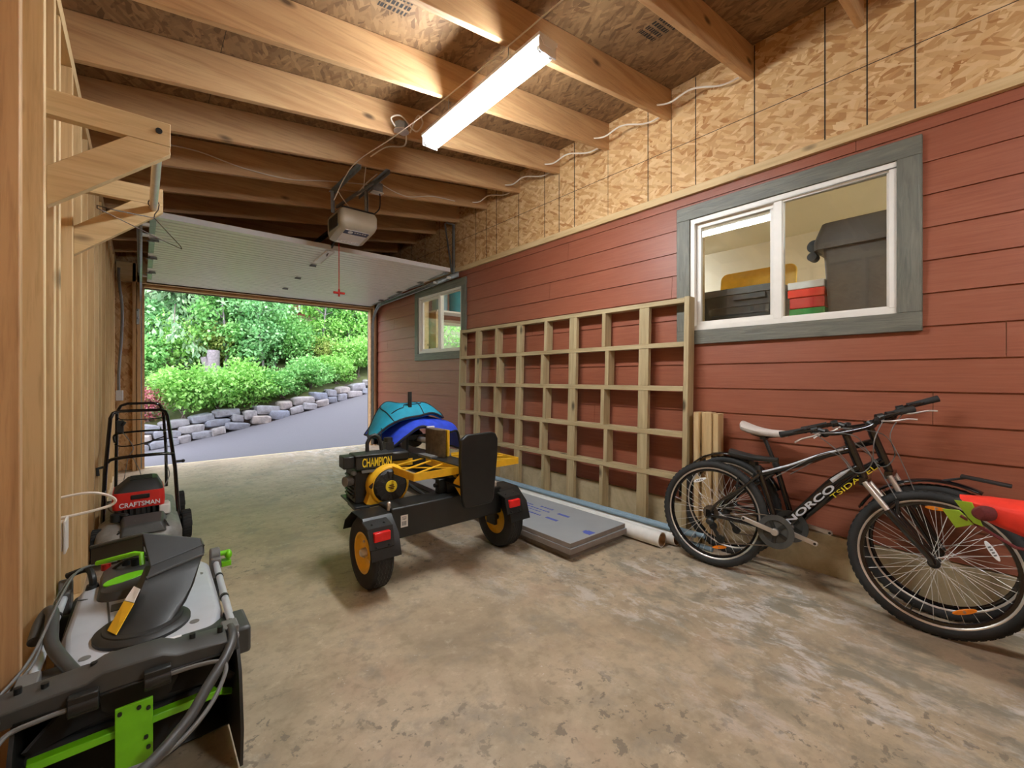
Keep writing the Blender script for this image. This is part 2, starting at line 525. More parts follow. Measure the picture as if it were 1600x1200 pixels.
    def build(self, name, mats, parent=None, world=False, loc=None, bevel=0.0, angle=38, solid=0.0):
        me = bpy.data.meshes.new(name)
        vs = self.v
        o = bpy.data.objects.new(name, me)
        W = WM.get(parent, Matrix()) if parent is not None else Matrix()
        if parent is not None and world:
            I = W.inverted(); vs = [I @ Vector(p) for p in vs]
        if parent is None and loc is not None:
            L = Vector(loc); vs = [Vector(p) - L for p in vs]; o.location = L; W = Matrix.Translation(L)
        me.from_pydata([tuple(p) for p in vs], [], self.f)
        if not isinstance(mats, (list, tuple)): mats = [mats]
        for m in mats: me.materials.append(M[m] if isinstance(m, str) else m)
        me.polygons.foreach_set('material_index', self.mi)
        me.polygons.foreach_set('use_smooth', [True] * len(self.f))
        bm = bmesh.new(); bm.from_mesh(me)
        bmesh.ops.remove_doubles(bm, verts=bm.verts, dist=1e-6)
        bmesh.ops.recalc_face_normals(bm, faces=bm.faces)
        bm.to_mesh(me); bm.free()
        me.set_sharp_from_angle(angle=math.radians(angle))
        me.update()
        col.objects.link(o)
        if parent is not None: o.parent = parent
        WM[o] = W.copy()
        if solid:
            md = o.modifiers.new('thickness', 'SOLIDIFY'); md.thickness = solid; md.offset = 0
        if bevel:
            md = o.modifiers.new('soft_edges', 'BEVEL'); md.width = bevel; md.segments = 2
            md.limit_method = 'ANGLE'; md.angle_limit = math.radians(40)
        return o

def tag(o, label=None, cat=None, group=None, kind=None):
    if label: o['label'] = label
    if cat: o['category'] = cat
    if group: o['group'] = group
    if kind: o['kind'] = kind
    return o

def root(name, label=None, cat=None, loc=(0, 0, 0), T=None, group=None, kind=None):
    o = bpy.data.objects.new(name, None)
    o.empty_display_size = 0.1
    col.objects.link(o)
    W = Matrix.Translation(loc) if T is None else T
    o.matrix_world = W
    WM[o] = W.copy()
    return tag(o, label, cat, group, kind)

def copy_tree(o, parent=None):
    c = o.copy(); col.objects.link(c)
    if parent is not None: c.parent = parent
    for ch in list(o.children): copy_tree(ch, c)
    return c

def text_mesh(body, name, mat, parent, T, width, height, depth=0.002, world=False, bold=0.0, shear=0.0):
    """lettering scaled to width x height, lower-left corner at the local origin, facing local +z"""
    cu = bpy.data.curves.new(name, 'FONT'); cu.body = body; cu.size = 1.0; cu.offset = bold; cu.shear = shear
    cu.extrude = 0.0
    t = bpy.data.objects.new(name, cu); col.objects.link(t)
    bpy.context.view_layer.update()
    me0 = t.to_mesh(); vs = [tuple(v.co) for v in me0.vertices]; fs = [tuple(p.vertices) for p in me0.polygons]
    t.to_mesh_clear(); bpy.data.objects.remove(t); bpy.data.curves.remove(cu)
    xs = [v[0] for v in vs]; ys = [v[1] for v in vs]
    x0, x1, y0, y1 = min(xs), max(xs), min(ys), max(ys)
    V = [((x - x0) / (x1 - x0) * width, (y - y0) / (y1 - y0) * height, depth) for x, y, _ in vs]
    mb = MB(); mb.add(V, fs, False, T)
    return mb.build(name, mat, parent, world=world)

def frame_T(origin, xdir, ydir):
    x = Vector(xdir).normalized(); y = Vector(ydir); y = (y - x * y.dot(x)).normalized(); z = x.cross(y)
    m = Matrix((x, y, z)).transposed().to_4x4(); m.translation = Vector(origin)
    return m

def arc_pts(c, r, a0, a1, n, plane='xz'):
    out = []
    for i in range(n + 1):
        a = a0 + (a1 - a0) * i / n
        u, w = r * math.cos(a), r * math.sin(a)
        out.append((c[0] + u, c[1], c[2] + w) if plane == 'xz' else ((c[0], c[1] + u, c[2] + w) if plane == 'yz' else (c[0] + u, c[1] + w, c[2])))
    return out

def smooth_path(pts, n=6):
    P = [Vector(p) for p in pts]; out = []
    for i in range(len(P) - 1):
        p0 = P[max(0, i - 1)]; p1 = P[i]; p2 = P[i + 1]; p3 = P[min(len(P) - 1, i + 2)]
        for k in range(n):
            t = k / n
            out.append(0.5 * ((2 * p1) + (p2 - p0) * t + (2 * p0 - 5 * p1 + 4 * p2 - p3) * t * t + (3 * p1 - p0 - 3 * p2 + p3) * t ** 3))
    out.append(P[-1]); return out

def split_far(o, gap=0.006):
    """give each far-apart piece of a part's mesh an object of its own, with the same name, parent and material"""
    me = o.data; n = len(me.vertices); par = list(range(n))
    def find(a):
        while par[a] != a: par[a] = par[par[a]]; a = par[a]
        return a
    for e in me.edges:
        a, b_ = find(e.vertices[0]), find(e.vertices[1])
        if a != b_: par[a] = b_
    isl = {}
    for i in range(n): isl.setdefault(find(i), []).append(i)
    boxes = []
    for k, ids in isl.items():
        P_ = np.array([me.vertices[i].co[:] for i in ids]); boxes.append([P_.min(0) - gap, P_.max(0) + gap, set(ids)])
    done = False
    while not done:
        done = True
        for i in range(len(boxes)):
            for j in range(i + 1, len(boxes)):
                if (boxes[i][0] <= boxes[j][1]).all() and (boxes[j][0] <= boxes[i][1]).all():
                    boxes[i] = [np.minimum(boxes[i][0], boxes[j][0]), np.maximum(boxes[i][1], boxes[j][1]), boxes[i][2] | boxes[j][2]]
                    boxes.pop(j); done = False; break
            if not done: break
    if len(boxes) < 2: return
    for k, (_, _, keep) in enumerate(boxes):
        m2 = me.copy(); bm = bmesh.new(); bm.from_mesh(m2); bm.verts.ensure_lookup_table()
        bmesh.ops.delete(bm, geom=[v for v in bm.verts if v.index not in keep], context='VERTS')
        bm.to_mesh(m2); bm.free()
        if k == 0: o.data = m2
        else:
            c = o.copy(); c.data = m2; col.objects.link(c); WM[c] = WM[o].copy()
# ------------------------------------------------------------------ the setting
XR, XL, YD, YB = 3.25, -0.25, 7.64, -3.2     # right wall face, left stud faces, door wall, rear wall
def zj(x): return 3.30 - 0.145 * (XR - x)    # underside of the sloping rafters

mb = MB(); mb.box(XL - 0.16, XR + 0.16, YB - 0.1, YD + 0.02, -0.12, 0)
floor = tag(mb.build('floor', 'concrete'), kind='structure')

# right wall: lap siding on a concrete stem wall
WIN = [(0.33, 1.747, 1.476, 2.545), (4.68, 6.07, 1.478, 2.545)]     # outer edges of the grey trim: y0 y1 z0 z1
mb = MB()
Z0, EXP = 0.255, 0.178
for k in range(14):
    z0 = Z0 + EXP * k; z1 = min(z0 + EXP + 0.02, 2.66)
    if z0 > 2.64: break
    spans = [(YB, YD)]
    pieces = []
    cuts = []
    for (a, b_, c0, c1) in WIN:
        a2, b2, c02, c12 = a + 0.04, b_ - 0.04, c0 + 0.04, c1 - 0.04
        if z1 <= c02 or z0 >= c12: continue
        cuts.append((a2, b2, c02, c12))
    y = YB
    for (a2, b2, c02, c12) in cuts:
        pieces.append((y, a2, z0, z1))
        if z0 < c02: pieces.append((a2, b2, z0, c02))
        if z1 > c12: pieces.append((a2, b2, c12, z1))
        y = b2
    pieces.append((y, YD, z0, z1))
    joint = YB + 1.01 + (k * 1.37) % 3.0
    for (ya, yb, za, zb) in pieces:
        segs = []; cur = ya; j = joint
        while j < yb:
            if j > cur + 0.05: segs.append((cur, j - 0.0012)); cur = j + 0.0012
            j += 3.66
        segs.append((cur, yb))
        for (p, q) in segs:
            xb = XR - 0.011 - 0.006; xt = XR - 0.006
            f = lambda z: xb + (xt - xb) * (z - z0) / (EXP + 0.02)
            vs = [(f(za), p, za), (f(za), q, za), (f(zb), q, zb), (f(zb), p, zb), (XR + 0.004, p, za), (XR + 0.004, q, za), (XR + 0.004, q, zb), (XR + 0.004, p, zb)]
            mb.add(vs, [(0, 1, 2, 3), (4, 7, 6, 5), (0, 4, 5, 1), (1, 5, 6, 2), (2, 6, 7, 3), (3, 7, 4, 0)], False)
wall_right = tag(mb.build('wall_right', 'siding'), kind='structure')
# the sheathing and framing behind the boards
mb = MB()
for (ya, yb, za, zb) in [(YB, 0.43, 0.24, 3.56), (0.43, 1.61, 0.24, 1.58), (0.43, 1.61, 2.445, 3.56), (1.61, 4.79, 0.24, 3.56), (4.79, 5.96, 0.24, 1.58), (4.79, 5.96, 2.445, 3.56), (5.96, YD + 0.02, 0.24, 3.56)]:
    mb.box(XR + 0.004, XR + 0.15, ya, yb, za, zb)
mb.build('sheathing', 'pine_y', wall_right)
mb = MB(); mb.box(XR - 0.03, XR + 0.15, YB, YD + 0.02, 0, 0.245)
mb.build('stem_wall', 'concrete_wall', wall_right)
mb = MB(); mb.box(XR - 0.015, XR + 0.004, YB, YD + 0.012, 2.69, 3.545)
osbw = mb.build('strand_board', 'osb_wall', wall_right)
mb = MB()
for y in (7.0, 6.6, 6.2, 5.78, 5.37, 4.96, 4.476, 4.257, 4.058, 3.653, 3.241, 3.032, 2.828, 2.424, 2.014, 1.804, 1.602, 1.182, 0.774, 0.568, 0.36, -0.05, -0.46):
    w = 0.0032 if y not in (2.424,) else 0.0012
    mb.box(XR - 0.0165, XR - 0.015, y - w, y + w, 2.69, 3.53)
mb.box(XR - 0.0162, XR - 0.015, YB, YD - 0.1, 3.052, 3.056)
tag(mb.build('layout_lines', 'black_line', osbw), label='black layout lines')
mb = MB(); mb.box(XR - 0.045, XR + 0.004, YB, YD - 0.05, 2.632, 2.69)
tag(mb.build('trim_1', 'pine_y', bevel=0.002), kind='structure')

# left wall: pine studs on plates with strand board outside
mb = MB(); mb.box(XL - 0.155, XL - 0.143, YB, YD + 0.012, 0, 3.03)
wall_left = tag(mb.build('wall_left', 'osb_wall'), kind='structure')
mb = MB(); mb.box(XL - 0.143, XL - 0.004, YB, YD - 0.16, 0, 0.038); mb.build('bottom_plate', 'pine_y', wall_left)
mb = MB(); mb.box(XL - 0.143, XL - 0.002, YB, YD - 0.02, 2.70, 2.776); mb.build('top_plate', 'pine_y', wall_left)
STUDS = [-2.3, -1.5, -0.7, 0.0, 0.6, 1.20, 1.784, 2.146, 2.375, 2.546, 2.935, 3.343, 3.76, 4.195, 4.60, 5.01, 5.41, 5.82, 6.22, 6.63, 7.03, 7.34]
for i, y in enumerate(STUDS):
    mb = MB(); d = 0.0 if i % 3 else 0.004
    mb.box(XL - 0.143, XL - d, y, y + 0.038, 0.038, 2.70)
    mb.build('stud', 'pine_orange' if y < 1.8 else 'pine_z', wall_left, bevel=0.003)

# door wall
mb = MB()
mb.box(XL - 0.155, 0.0, YD, YD + 0.012, 0, 2.9)
mb.box(3.17, XR + 0.15, YD, YD + 0.012, 0, 3.55)
mb.box(0.0, 3.17, YD, YD + 0.012, 2.455, 3.55)
mb.box(XL - 0.155, 0.0, YD, YD + 0.012, 2.9, 3.4)
wall_front = tag(mb.build('wall_front', 'osb_front'), kind='structure')
for (xa, xb) in ((-0.335, -0.297), (-0.09, -0.052), (-0.046, -0.008), (3.178, 3.216)):
    mb = MB(); mb.box(xa, xb, YD - 0.14, YD, 0, 2.76); mb.build('stud', 'pine_orange', wall_front, bevel=0.002)
mb = MB(); mb.box(-0.25, XR - 0.02, YD - 0.14, YD - 0.04, 2.47, 2.72); mb.build('header', 'pine_x', wall_front, bevel=0.003)
mb = MB()
mb.box(0.0, 0.03, YD - 0.06, YD + 0.06, 0, 2.455); mb.box(-0.02, 0.012, YD - 0.07, YD - 0.055, 0, 2.455)
mb.build('jamb', 'rafter', wall_front, bevel=0.002)
mb = MB()
mb.box(3.14, 3.17, YD - 0.06, YD + 0.06, 0, 2.455)
mb.build('jamb', 'rafter', wall_front, bevel=0.002)
mb = MB(); mb.box(0.0, 3.17, YD - 0.06, YD + 0.06, 2.435, 2.462); mb.build('head_jamb', 'rafter', wall_front, bevel=0.002)
mb = MB(); mb.box(0.018, 0.032, YD + 0.055, YD + 0.075, 0, 2.44); mb.box(3.138, 3.152, YD + 0.055, YD + 0.075, 0, 2.44)
mb.box(0.03, 3.14, YD + 0.055, YD + 0.075, 2.42, 2.437)
mb.build('weather_strip', 'mid_grey_plastic', wall_front)

# rear wall, behind the camera
mb = MB(); mb.box(XL - 0.16, XR + 0.16, YB - 0.06, YB, 0, 3.6)
tag(mb.build('wall_back', 'osb_front'), kind='structure')

# roof deck on sloping rafters
mb = MB()
xa, xb = XL - 0.16, XR + 0.16; h = 0.238
ya, yb = YB - 0.06, YD + 0.012
vs = [(x, y, zj(x) + h + t) for t in (0, 0.014) for x, y in ((xa, ya), (xb, ya), (xb, yb), (xa, yb))]
mb.add(vs, [(3, 2, 1, 0), (4, 5, 6, 7), (0, 1, 5, 4), (1, 2, 6, 5), (2, 3, 7, 6), (3, 0, 4, 7)], False)
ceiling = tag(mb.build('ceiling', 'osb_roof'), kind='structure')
mb = MB()
for y in [0.0, 1.22, 2.44, 3.66, 4.88, 6.1]:
    for x in (0.35, 1.57, 2.79):
        yy = y + (0.0 if x != 1.57 else 0.6)
        vs = [(x + dx, yy + dy, zj(x + dx) + h - 0.0015) for dx, dy in ((0, 0), (0.003, 0), (0.003, 1.2), (0, 1.2))]
        mb.add(vs, [(0, 1, 2, 3)], False)
def stamp_rows(x0, y0):
    r2 = random.Random(int(x0 * 100 + y0 * 10))
    for r in range(5):
        y = y0 + r * 0.045; x = x0
        while x < x0 + 0.16:
            w = r2.uniform(0.008, 0.022)
            vs = [(x + a, y + b_, zj(x + a) + h - 0.0015) for a, b_ in ((0, 0), (w, 0), (w, 0.03), (0, 0.03))]
            mb.add(vs, [(0, 1, 2, 3)], False); x += w + r2.uniform(0.004, 0.01)
for (sx, sy) in ((0.62, 2.6), (0.55, 3.16), (0.95, 2.0), (2.4, 1.35)): stamp_rows(sx, sy)
tag(mb.build('stamp_marks', 'black_line', ceiling), label='dark panel joints and printed stamp blocks')
def rafter_at(y, x0=XL - 0.15, x1=XR - 0.016):
    mb = MB(); t = 0.019
    vs = [(x, y + s_ * t, zj(x) + dz) for x in (x0, x1) for s_ in (-1, 1) for dz in (0, 0.236)]
    mb.add(vs, [(0, 1, 3, 2), (4, 6, 7, 5), (0, 4, 5, 1), (2, 3, 7, 6), (0, 2, 6, 4), (1, 5, 7, 3)], False)
    mb.build('rafter', 'rafter', ceiling, bevel=0.003)
RAFT = [1.21 + 0.61 * n for n in range(-6, 11)]
for y in RAFT: rafter_at(y)

# windows in the right wall: grey wood casing, white vinyl slider
for n, (ya, yb, za, zb) in enumerate(WIN):
    w = 0.105; xf = XR - 0.036
    y0, y1, z0, z1 = ya + w, yb - w, za + w, zb - w
    t = 0.035
    def ring(mb, y0, y1, z0, z1, t, x0, x1):
        mb.box(x0, x1, y0, y1, z0, z0 + t); mb.box(x0, x1, y0, y1, z1 - t, z1)
        mb.box(x0, x1, y0, y0 + t, z0 + t, z1 - t); mb.box(x0, x1, y1 - t, y1, z0 + t, z1 - t)
    mb = MB(); ring(mb, y0, y1, z0, z1, t, XR - 0.022, XR + 0.06)
    win = tag(mb.build('window_%d' % (n + 1), 'white_vinyl', bevel=0.003), kind='structure')
    for (p, q, r_, s_, mt) in ((ya, yb, zb - w, zb, 'trim_y'), (ya, yb, za, za + w, 'trim_y'), (ya, ya + w, za + w, zb - w, 'trim_z'), (yb - w, yb, za + w, zb - w, 'trim_z')):
        mb = MB(); mb.box(xf, XR - 0.002, p, q, r_, s_); mb.build('casing', mt, win, bevel=0.003)
    ym = (y0 + y1) / 2
    mb = MB(); mb.box(XR - 0.014, XR + 0.05, ym - 0.026, ym + 0.026, z0 + t, z1 - t)
    mb.build('mullion', 'white_vinyl', win, bevel=0.003)
    mb = MB(); ring(mb, ym + 0.02, y1 - t, z0 + t, z1 - t, 0.034, XR + 0.012, XR + 0.04)
    s1 = mb.build('sash', 'white_vinyl', win, bevel=0.002)
    mb = MB(); mb.box(XR + 0.024, XR + 0.028, ym + 0.05, y1 - t - 0.03, z0 + t + 0.03, z1 - t - 0.03); mb.build('pane', 'glass', s1)
    mb = MB(); ring(mb, y0 + t, ym - 0.02, z0 + t, z1 - t, 0.012, XR - 0.006, XR + 0.01)
    s2 = mb.build('fixed_sash', 'white_vinyl', win, bevel=0.002)
    mb = MB(); mb.box(XR + 0.0, XR + 0.004, y0 + t + 0.01, ym - 0.03, z0 + t + 0.01, z1 - t - 0.01); mb.build('pane', 'glass', s2)

# the neighbouring room seen through the windows
mb = MB()
X1, X2 = XR + 0.15, 6.4
mb.box(X1, X2, YB, YD, -0.1, 0.0)
tag(mb.build('floor_beyond', 'concrete_wall'), kind='structure')
mb = MB(); mb.box(X1, X2, YB, YD + 0.1, 3.05, 3.1); tag(mb.build('ceiling_beyond', 'cream_wall'), kind='structure')
mb = MB(); mb.box(X2, X2 + 0.1, YB, YD + 0.1, 0, 3.1); tag(mb.build('wall_far', 'cream_wall'), kind='structure')
mb = MB(); mb.box(X1, X2, YB - 0.1, YB, 0, 3.1); tag(mb.build('wall_rear_beyond', 'cream_wall'), kind='structure')
mb = MB()
mb.box(X1, 4.62, YD, YD + 0.1, 0, 3.1); mb.box(5.72, X2, YD, YD + 0.1, 0, 3.1)
mb.box(4.62, 5.72, YD, YD + 0.1, 0, 1.52); mb.box(4.62, 5.72, YD, YD + 0.1, 2.35, 3.1)
wf2 = tag(mb.build('wall_front_beyond', 'siding'), kind='structure')
mb = MB()
for (p, q, r_, s_) in ((4.62, 5.72, 1.52, 1.57), (4.62, 5.72, 2.3, 2.35), (4.62, 4.67, 1.52, 2.35), (5.67, 5.72, 1.52, 2.35), (5.16, 5.20, 1.52, 2.35)):
    mb.box(p, q, YD - 0.02, YD + 0.06, r_, s_)
win3 = tag(mb.build('window_3', 'white_vinyl', bevel=0.003), kind='structure')
mb = MB(); mb.box(4.67, 5.67, YD + 0.02, YD + 0.024, 1.57, 2.3); mb.build('pane', 'glass', win3)
# ------------------------------------------------------------------ fluorescent strip lights
def strip_light(cx, y0, y1, z, label, slope=True, parent_group='fluorescent strip lights', chains=()):
    T = Matrix.Translation((cx, (y0 + y1) / 2, z)) @ Matrix.Rotation(math.atan(-0.145) * (1 if slope else 0), 4, 'Y')
    L = (y1 - y0) / 2
    t = root('strip_light', label, 'light', T=T, group=parent_group)
    prof = [(-0.065, 0.0), (-0.065, -0.018), (-0.03, -0.05), (0.03, -0.05), (0.065, -0.018), (0.065, 0.0)]
    mb = MB(); mb.prism(prof, 2 * L, frame_T((0, -L, 0), (1, 0, 0), (0, 0, 1)) @ Matrix.Scale(-1, 4, (0, 0, 1)))
    mb.build('housing', 'white_paint', t)
    for sx in (-0.036, 0.036):
        mb = MB(); mb.cyl((sx, -L + 0.03, -0.063), (sx, L - 0.03, -0.063), 0.019, n=14)
        tb = mb.build('tube', 'tube_light', t)
        mb = MB()
        for e in (-1, 1): mb.cyl((sx, e * (L - 0.03), -0.063), (sx, e * (L - 0.008), -0.063), 0.0192, n=14)
        mb.build('tube_cap', 'alu', tb)
    for e in (-1, 1):
        mb = MB(); mb.box(-0.06, 0.06, e * (L - 0.008) - 0.004, e * (L - 0.008) + 0.004, -0.085, 0.0)
        mb.build('socket', 'white_paint', t, bevel=0.002)
    for y in chains:
        for sx in (-0.04, 0.04):
            mb = MB(); mb.tube([(cx + sx, y, z), (cx + sx, y, zj(cx + sx) + 0.004)], 0.003, 6); mb.build('hanging_wire', 'galv', t, world=True)
    return t
strip_light(1.575, 1.55, 2.75, 2.955, 'white fluorescent strip light with two lit tubes hung under the rafters', slope=False, chains=(1.82, 2.43))
strip_light(1.575, -1.95, -0.75, 2.955, 'white fluorescent strip light behind the camera, above the rear of the garage', slope=False, chains=(-1.84, -1.23))

# ------------------------------------------------------------------ overhead door, tracks, opener
door = root('garage_door', 'white sectional garage door raised flat under the rafters', 'garage door', (1.585, 6.2, 2.5))
def zd(y): return 2.625 - 0.053 * (y - 4.9)
ys = [4.9, 5.57, 6.24, 6.91, 7.50]
for i in range(4):
    a, b_ = ys[i] + 0.002, ys[i + 1] - 0.002
    mb = MB()
    # ribbed inner skin: shallow grooves every 8 cm
    prof = []; n = 8
    for k in range(n + 1):
        y = a + (b_ - a) * k / n
        prof.append((y, zd(y)))
        if k < n: prof += [(y + (b_ - a) / n - 0.006, zd(y)), (y + (b_ - a) / n - 0.003, zd(y) + 0.003)]
    poly = prof + [(b_, zd(b_) + 0.044), (a, zd(a) + 0.044)]
    T = frame_T((0.055, 0, 0), (0, 1, 0), (0, 0, 1))
    mb.prism(poly, 3.05, T)
    sec = mb.build('section', 'white_paint', door, world=True)
    for x in (0.055, 3.06):
        mb = MB(); mb.box(x, x + 0.045, a, b_, zd(a) - 0.016, zd(b_) + 0.01) if i < 9 else None
        mb.build('end_stile', 'galv', sec, world=True, bevel=0.002)
    if i > 0:
        for x in (0.10, 1.585, 3.04):
            y = ys[i]
            mb = MB(); mb.box(x - 0.03, x + 0.03, y - 0.05, y - 0.008, zd(y) - 0.006, zd(y)); mb.box(x - 0.03, x + 0.03, y + 0.008, y + 0.05, zd(y) - 0.008, zd(y) - 0.002)
            mb.cyl((x - 0.035, y, zd(y) - 0.012), (x + 0.035, y, zd(y) - 0.012), 0.009, n=10)
            for bx in (-0.02, 0.02): mb.ball((x + bx, y - 0.03, zd(y) - 0.008), 0.006, 8, 5)
            if x != 1.585: mb.cyl((x - 0.06 if x < 1 else x + 0.06, y, zd(y) - 0.02), (x, y, zd(y) - 0.02), 0.007, n=8)
            mb.build('hinge', 'galv', door, world=True)
mb = MB(); mb.box(0.05, 3.11, 4.885, 4.90, zd(4.9) - 0.004, zd(4.9) + 0.05); mb.build('top_rail', 'white_paint', door, world=True, bevel=0.002)
mb = MB(); mb.box(0.05, 3.11, 7.50, 7.53, zd(7.5) - 0.015, zd(7.5) + 0.045); mb.build('bottom_seal', 'black_plastic', door, world=True)
mb = MB(); mb.beam((1.585, 4.92, zd(4.92) - 0.006), (1.585, 5.40, zd(5.4) - 0.006), 0.085, 0.006)
for s_ in (-1, 1): mb.beam((1.585 + s_ * 0.04, 4.92, zd(4.92) - 0.012), (1.585 + s_ * 0.04, 5.40, zd(5.4) - 0.012), 0.004, 0.02)
mb.build('arm_bracket', 'white_print', door, world=True)
mb = MB(); mb.beam((1.585, 5.06, zd(5.06) - 0.02), (1.585, 4.62, 2.80), 0.03, 0.006, up=(1, 0, 0)); mb.beam((1.585, 4.9, zd(4.9) + 0.02), (1.585, 4.62, 2.80), 0.012, 0.03)
mb.build('lift_arm', 'black_metal', door, world=True)

for side, x in (('left', -0.005), ('right', 3.165)):
    lab = 'steel roller track along the %s edge of the raised garage door' % ('stud wall' if side == 'left' else 'red siding')
    tr = root('door_track', lab, 'door track', (x, YD - 0.1, 0), group='garage door tracks')
    path = [(x, YD - 0.09, 0.02), (x, YD - 0.09, 2.10)] + [(x, YD - 0.09 - 0.40 * (1 - math.cos(q)), 2.10 + 0.40 * math.sin(q)) for q in [PI / 2 * k / 8 for k in range(1, 9)]] + [(x, 4.78, 2.575)]
    mb = MB()
    sg = -1 if side == 'left' else 1
    prof = [(-0.026, 0.012), (-0.026, -0.012), (0.026, -0.012), (0.026, 0.012)]
    rings = []
    for i, p in enumerate(path):
        p = Vector(p)
        d = (Vector(path[min(i + 1, len(path) - 1)]) - Vector(path[max(i - 1, 0)])).normalized()
        nrm = Vector((1, 0, 0)).cross(d).normalized()
        rings.append([p + nrm * a + Vector((1, 0, 0)) * (b_ * -sg) for a, b_ in prof])
    mb.loft(rings, False, False, closed=False)
    o = mb.build('channel', 'galv', tr, world=True, solid=0.003)
    mb = MB(); mb.beam((x + sg * 0.02, 7.05, 2.50), (x + sg * 0.02, 4.80, 2.60), 0.004, 0.04); mb.beam((x + sg * 0.015, 7.05, 2.52), (x + sg * 0.015, 4.80, 2.62), 0.03, 0.004)
    mb.build('stiffener', 'galv', tr, world=True)
    for yb_ in (7.2, 5.3, 4.95):
        mb = MB(); mb.cyl((x - sg * 0.01, yb_, 2.54 - 0.02 * (yb_ - 6)), (x - sg * 0.06, yb_, 2.54 - 0.02 * (yb_ - 6)), 0.018, n=12)
        mb.build('roller', 'white_pvc', tr, world=True)
    if side == 'right':
        mb = MB(); zt = zj(x - 0.02) + 0.0
        mb.box(x - 0.11, x + 0.02, 4.885, 4.925, zt - 0.02, zt - 0.014)
        mb.beam((x, 4.905, 2.6), (x, 4.905, zt - 0.016), 0.03, 0.004); mb.beam((x + 0.014, 4.905, 2.6), (x + 0.014, 4.905, zt - 0.016), 0.004, 0.03)
        mb.beam((x - 0.015, 4.905, 2.62), (x - 0.14, 4.88, zt - 0.04), 0.028, 0.004)
        mb.build('hanger', 'galv', tr, world=True)
    else:
        mb = MB(); mb.beam((x, 4.905, 2.6), (x, 4.905, zj(x) + 0.02), 0.03, 0.004); mb.build('hanger', 'galv', tr, world=True)

opn = root('garage_door_opener', 'white garage door opener motor unit hung on steel straps', 'door opener', (1.57, 4.2, 2.6))
cx, cy = 1.57, 4.24
mb = MB()
def rr(hx, hy, z, r=0.04, dx=0, dy=0):
    pts = []
    for (sx, sy, a0) in ((1, 1, 0), (-1, 1, PI / 2), (-1, -1, PI), (1, -1, 1.5 * PI)):
        for k in range(5):
            a = a0 + PI / 2 * k / 4
            pts.append((cx + dx + sx * (hx - r) + r * math.cos(a), cy + dy + sy * (hy - r) + r * math.sin(a), z))
    return pts
SH_ = lambda z, ring_: [(x, y, z + (-0.17 * (y - cy) if z < 2.65 else (-0.09 * (y - cy) if z < 2.7 else 0))) for x, y, _ in ring_]
mb.loft([SH_(2.595, rr(0.135, 0.16, 0, 0.03)), SH_(2.615, rr(0.165, 0.19, 0)), SH_(2.66, rr(0.18, 0.20, 0)), SH_(2.77, rr(0.18, 0.20, 0)), SH_(2.80, rr(0.165, 0.185, 0, 0.03))])
mb.build('cover', 'opener_grey', opn, world=True)
mb = MB(); mb.box(cx - 0.15, cx + 0.15, cy - 0.17, cy + 0.25, 2.80, 2.825); mb.build('chassis', 'black_metal', opn, world=True, bevel=0.004)
mb = MB(); mb.box(cx - 0.184, cx - 0.176, cy - 0.12, cy + 0.12, 2.64, 2.76); mb.build('lamp_lens', 'dark_grey_plastic', opn, world=True, bevel=0.003)
LT = frame_T((cx, cy, 2.591), (1, 0, 0), (0, -1, 0.17))      # local +z faces down
mb = MB(); mb.box(-0.115, 0.115, -0.14, 0.14, -0.004, 0.001, LT); lb = mb.build('label_plate', 'white_print', opn, world=True)
mb = MB(); mb.box(-0.115, 0.115, 0.065, 0.14, 0.001, 0.002, LT); mb.build('print_band', 'navy_print', lb, world=True)
mb = MB(); mb.cyl(LT @ Vector((-0.055, 0.105, 0.001)), LT @ Vector((-0.055, 0.105, 0.003)), 0.024, n=16)
for k in range(5): mb.box(-0.02 + k * 0.024, -0.004 + k * 0.024, 0.105, 0.12, 0.001, 0.003, LT)
for k in range(6): mb.box(-0.1 + k * 0.034, -0.075 + k * 0.034, -0.115, -0.085, 0.001, 0.002, LT)
mb.build('print_marks', 'alu', lb, world=True)
mb = MB(); mb.box(cx - 0.02, cx + 0.02, cy + 0.2, YD - 0.06, 2.80, 2.84); mb.build('rail', 'black_metal', opn, world=True, bevel=0.003)
for x in (1.40, 1.66):
    zt = zj(x)
    mb = MB(); mb.box(x - 0.018, x + 0.018, 3.62, 4.34, zt - 0.006, zt - 0.002); mb.box(x + 0.014, x + 0.018, 3.62, 4.34, zt - 0.038, zt - 0.002)
    mb.build('angle_iron', 'galv', opn, world=True)
    mb = MB(); yy = 4.30 if x < 1.5 else 4.12
    mb.beam((x, yy, zt - 0.005), (x + 0.005, yy, 2.815), 0.004, 0.034, up=(1, 0, 0)) ; mb.beam((x + 0.014, yy, zt - 0.005), (x + 0.018, yy, 2.815), 0.03, 0.004, up=(1, 0, 0))
    mb.build('strap', 'galv', opn, world=True)
mb = MB(); mb.beam((1.43, 4.28, 2.86), (1.66, 3.95, zj(1.66) - 0.02), 0.03, 0.004); mb.beam((1.43, 4.27, 2.87), (1.66, 3.94, zj(1.66) - 0.01), 0.004, 0.03)
mb.build('brace', 'galv', opn, world=True)
mb = MB(); mb.tube([(1.515, 4.45, 2.80), (1.515, 4.45, 2.06)], 0.004, 6); cord = mb.build('release_cord', 'red_rope', opn, world=True)
mb = MB(); mb.cyl((1.46, 4.45, 2.075), (1.57, 4.45, 2.075), 0.012, n=10); mb.cyl((1.515, 4.45, 2.04), (1.515, 4.45, 2.11), 0.01, n=10); mb.build('handle', 'red', cord, world=True)

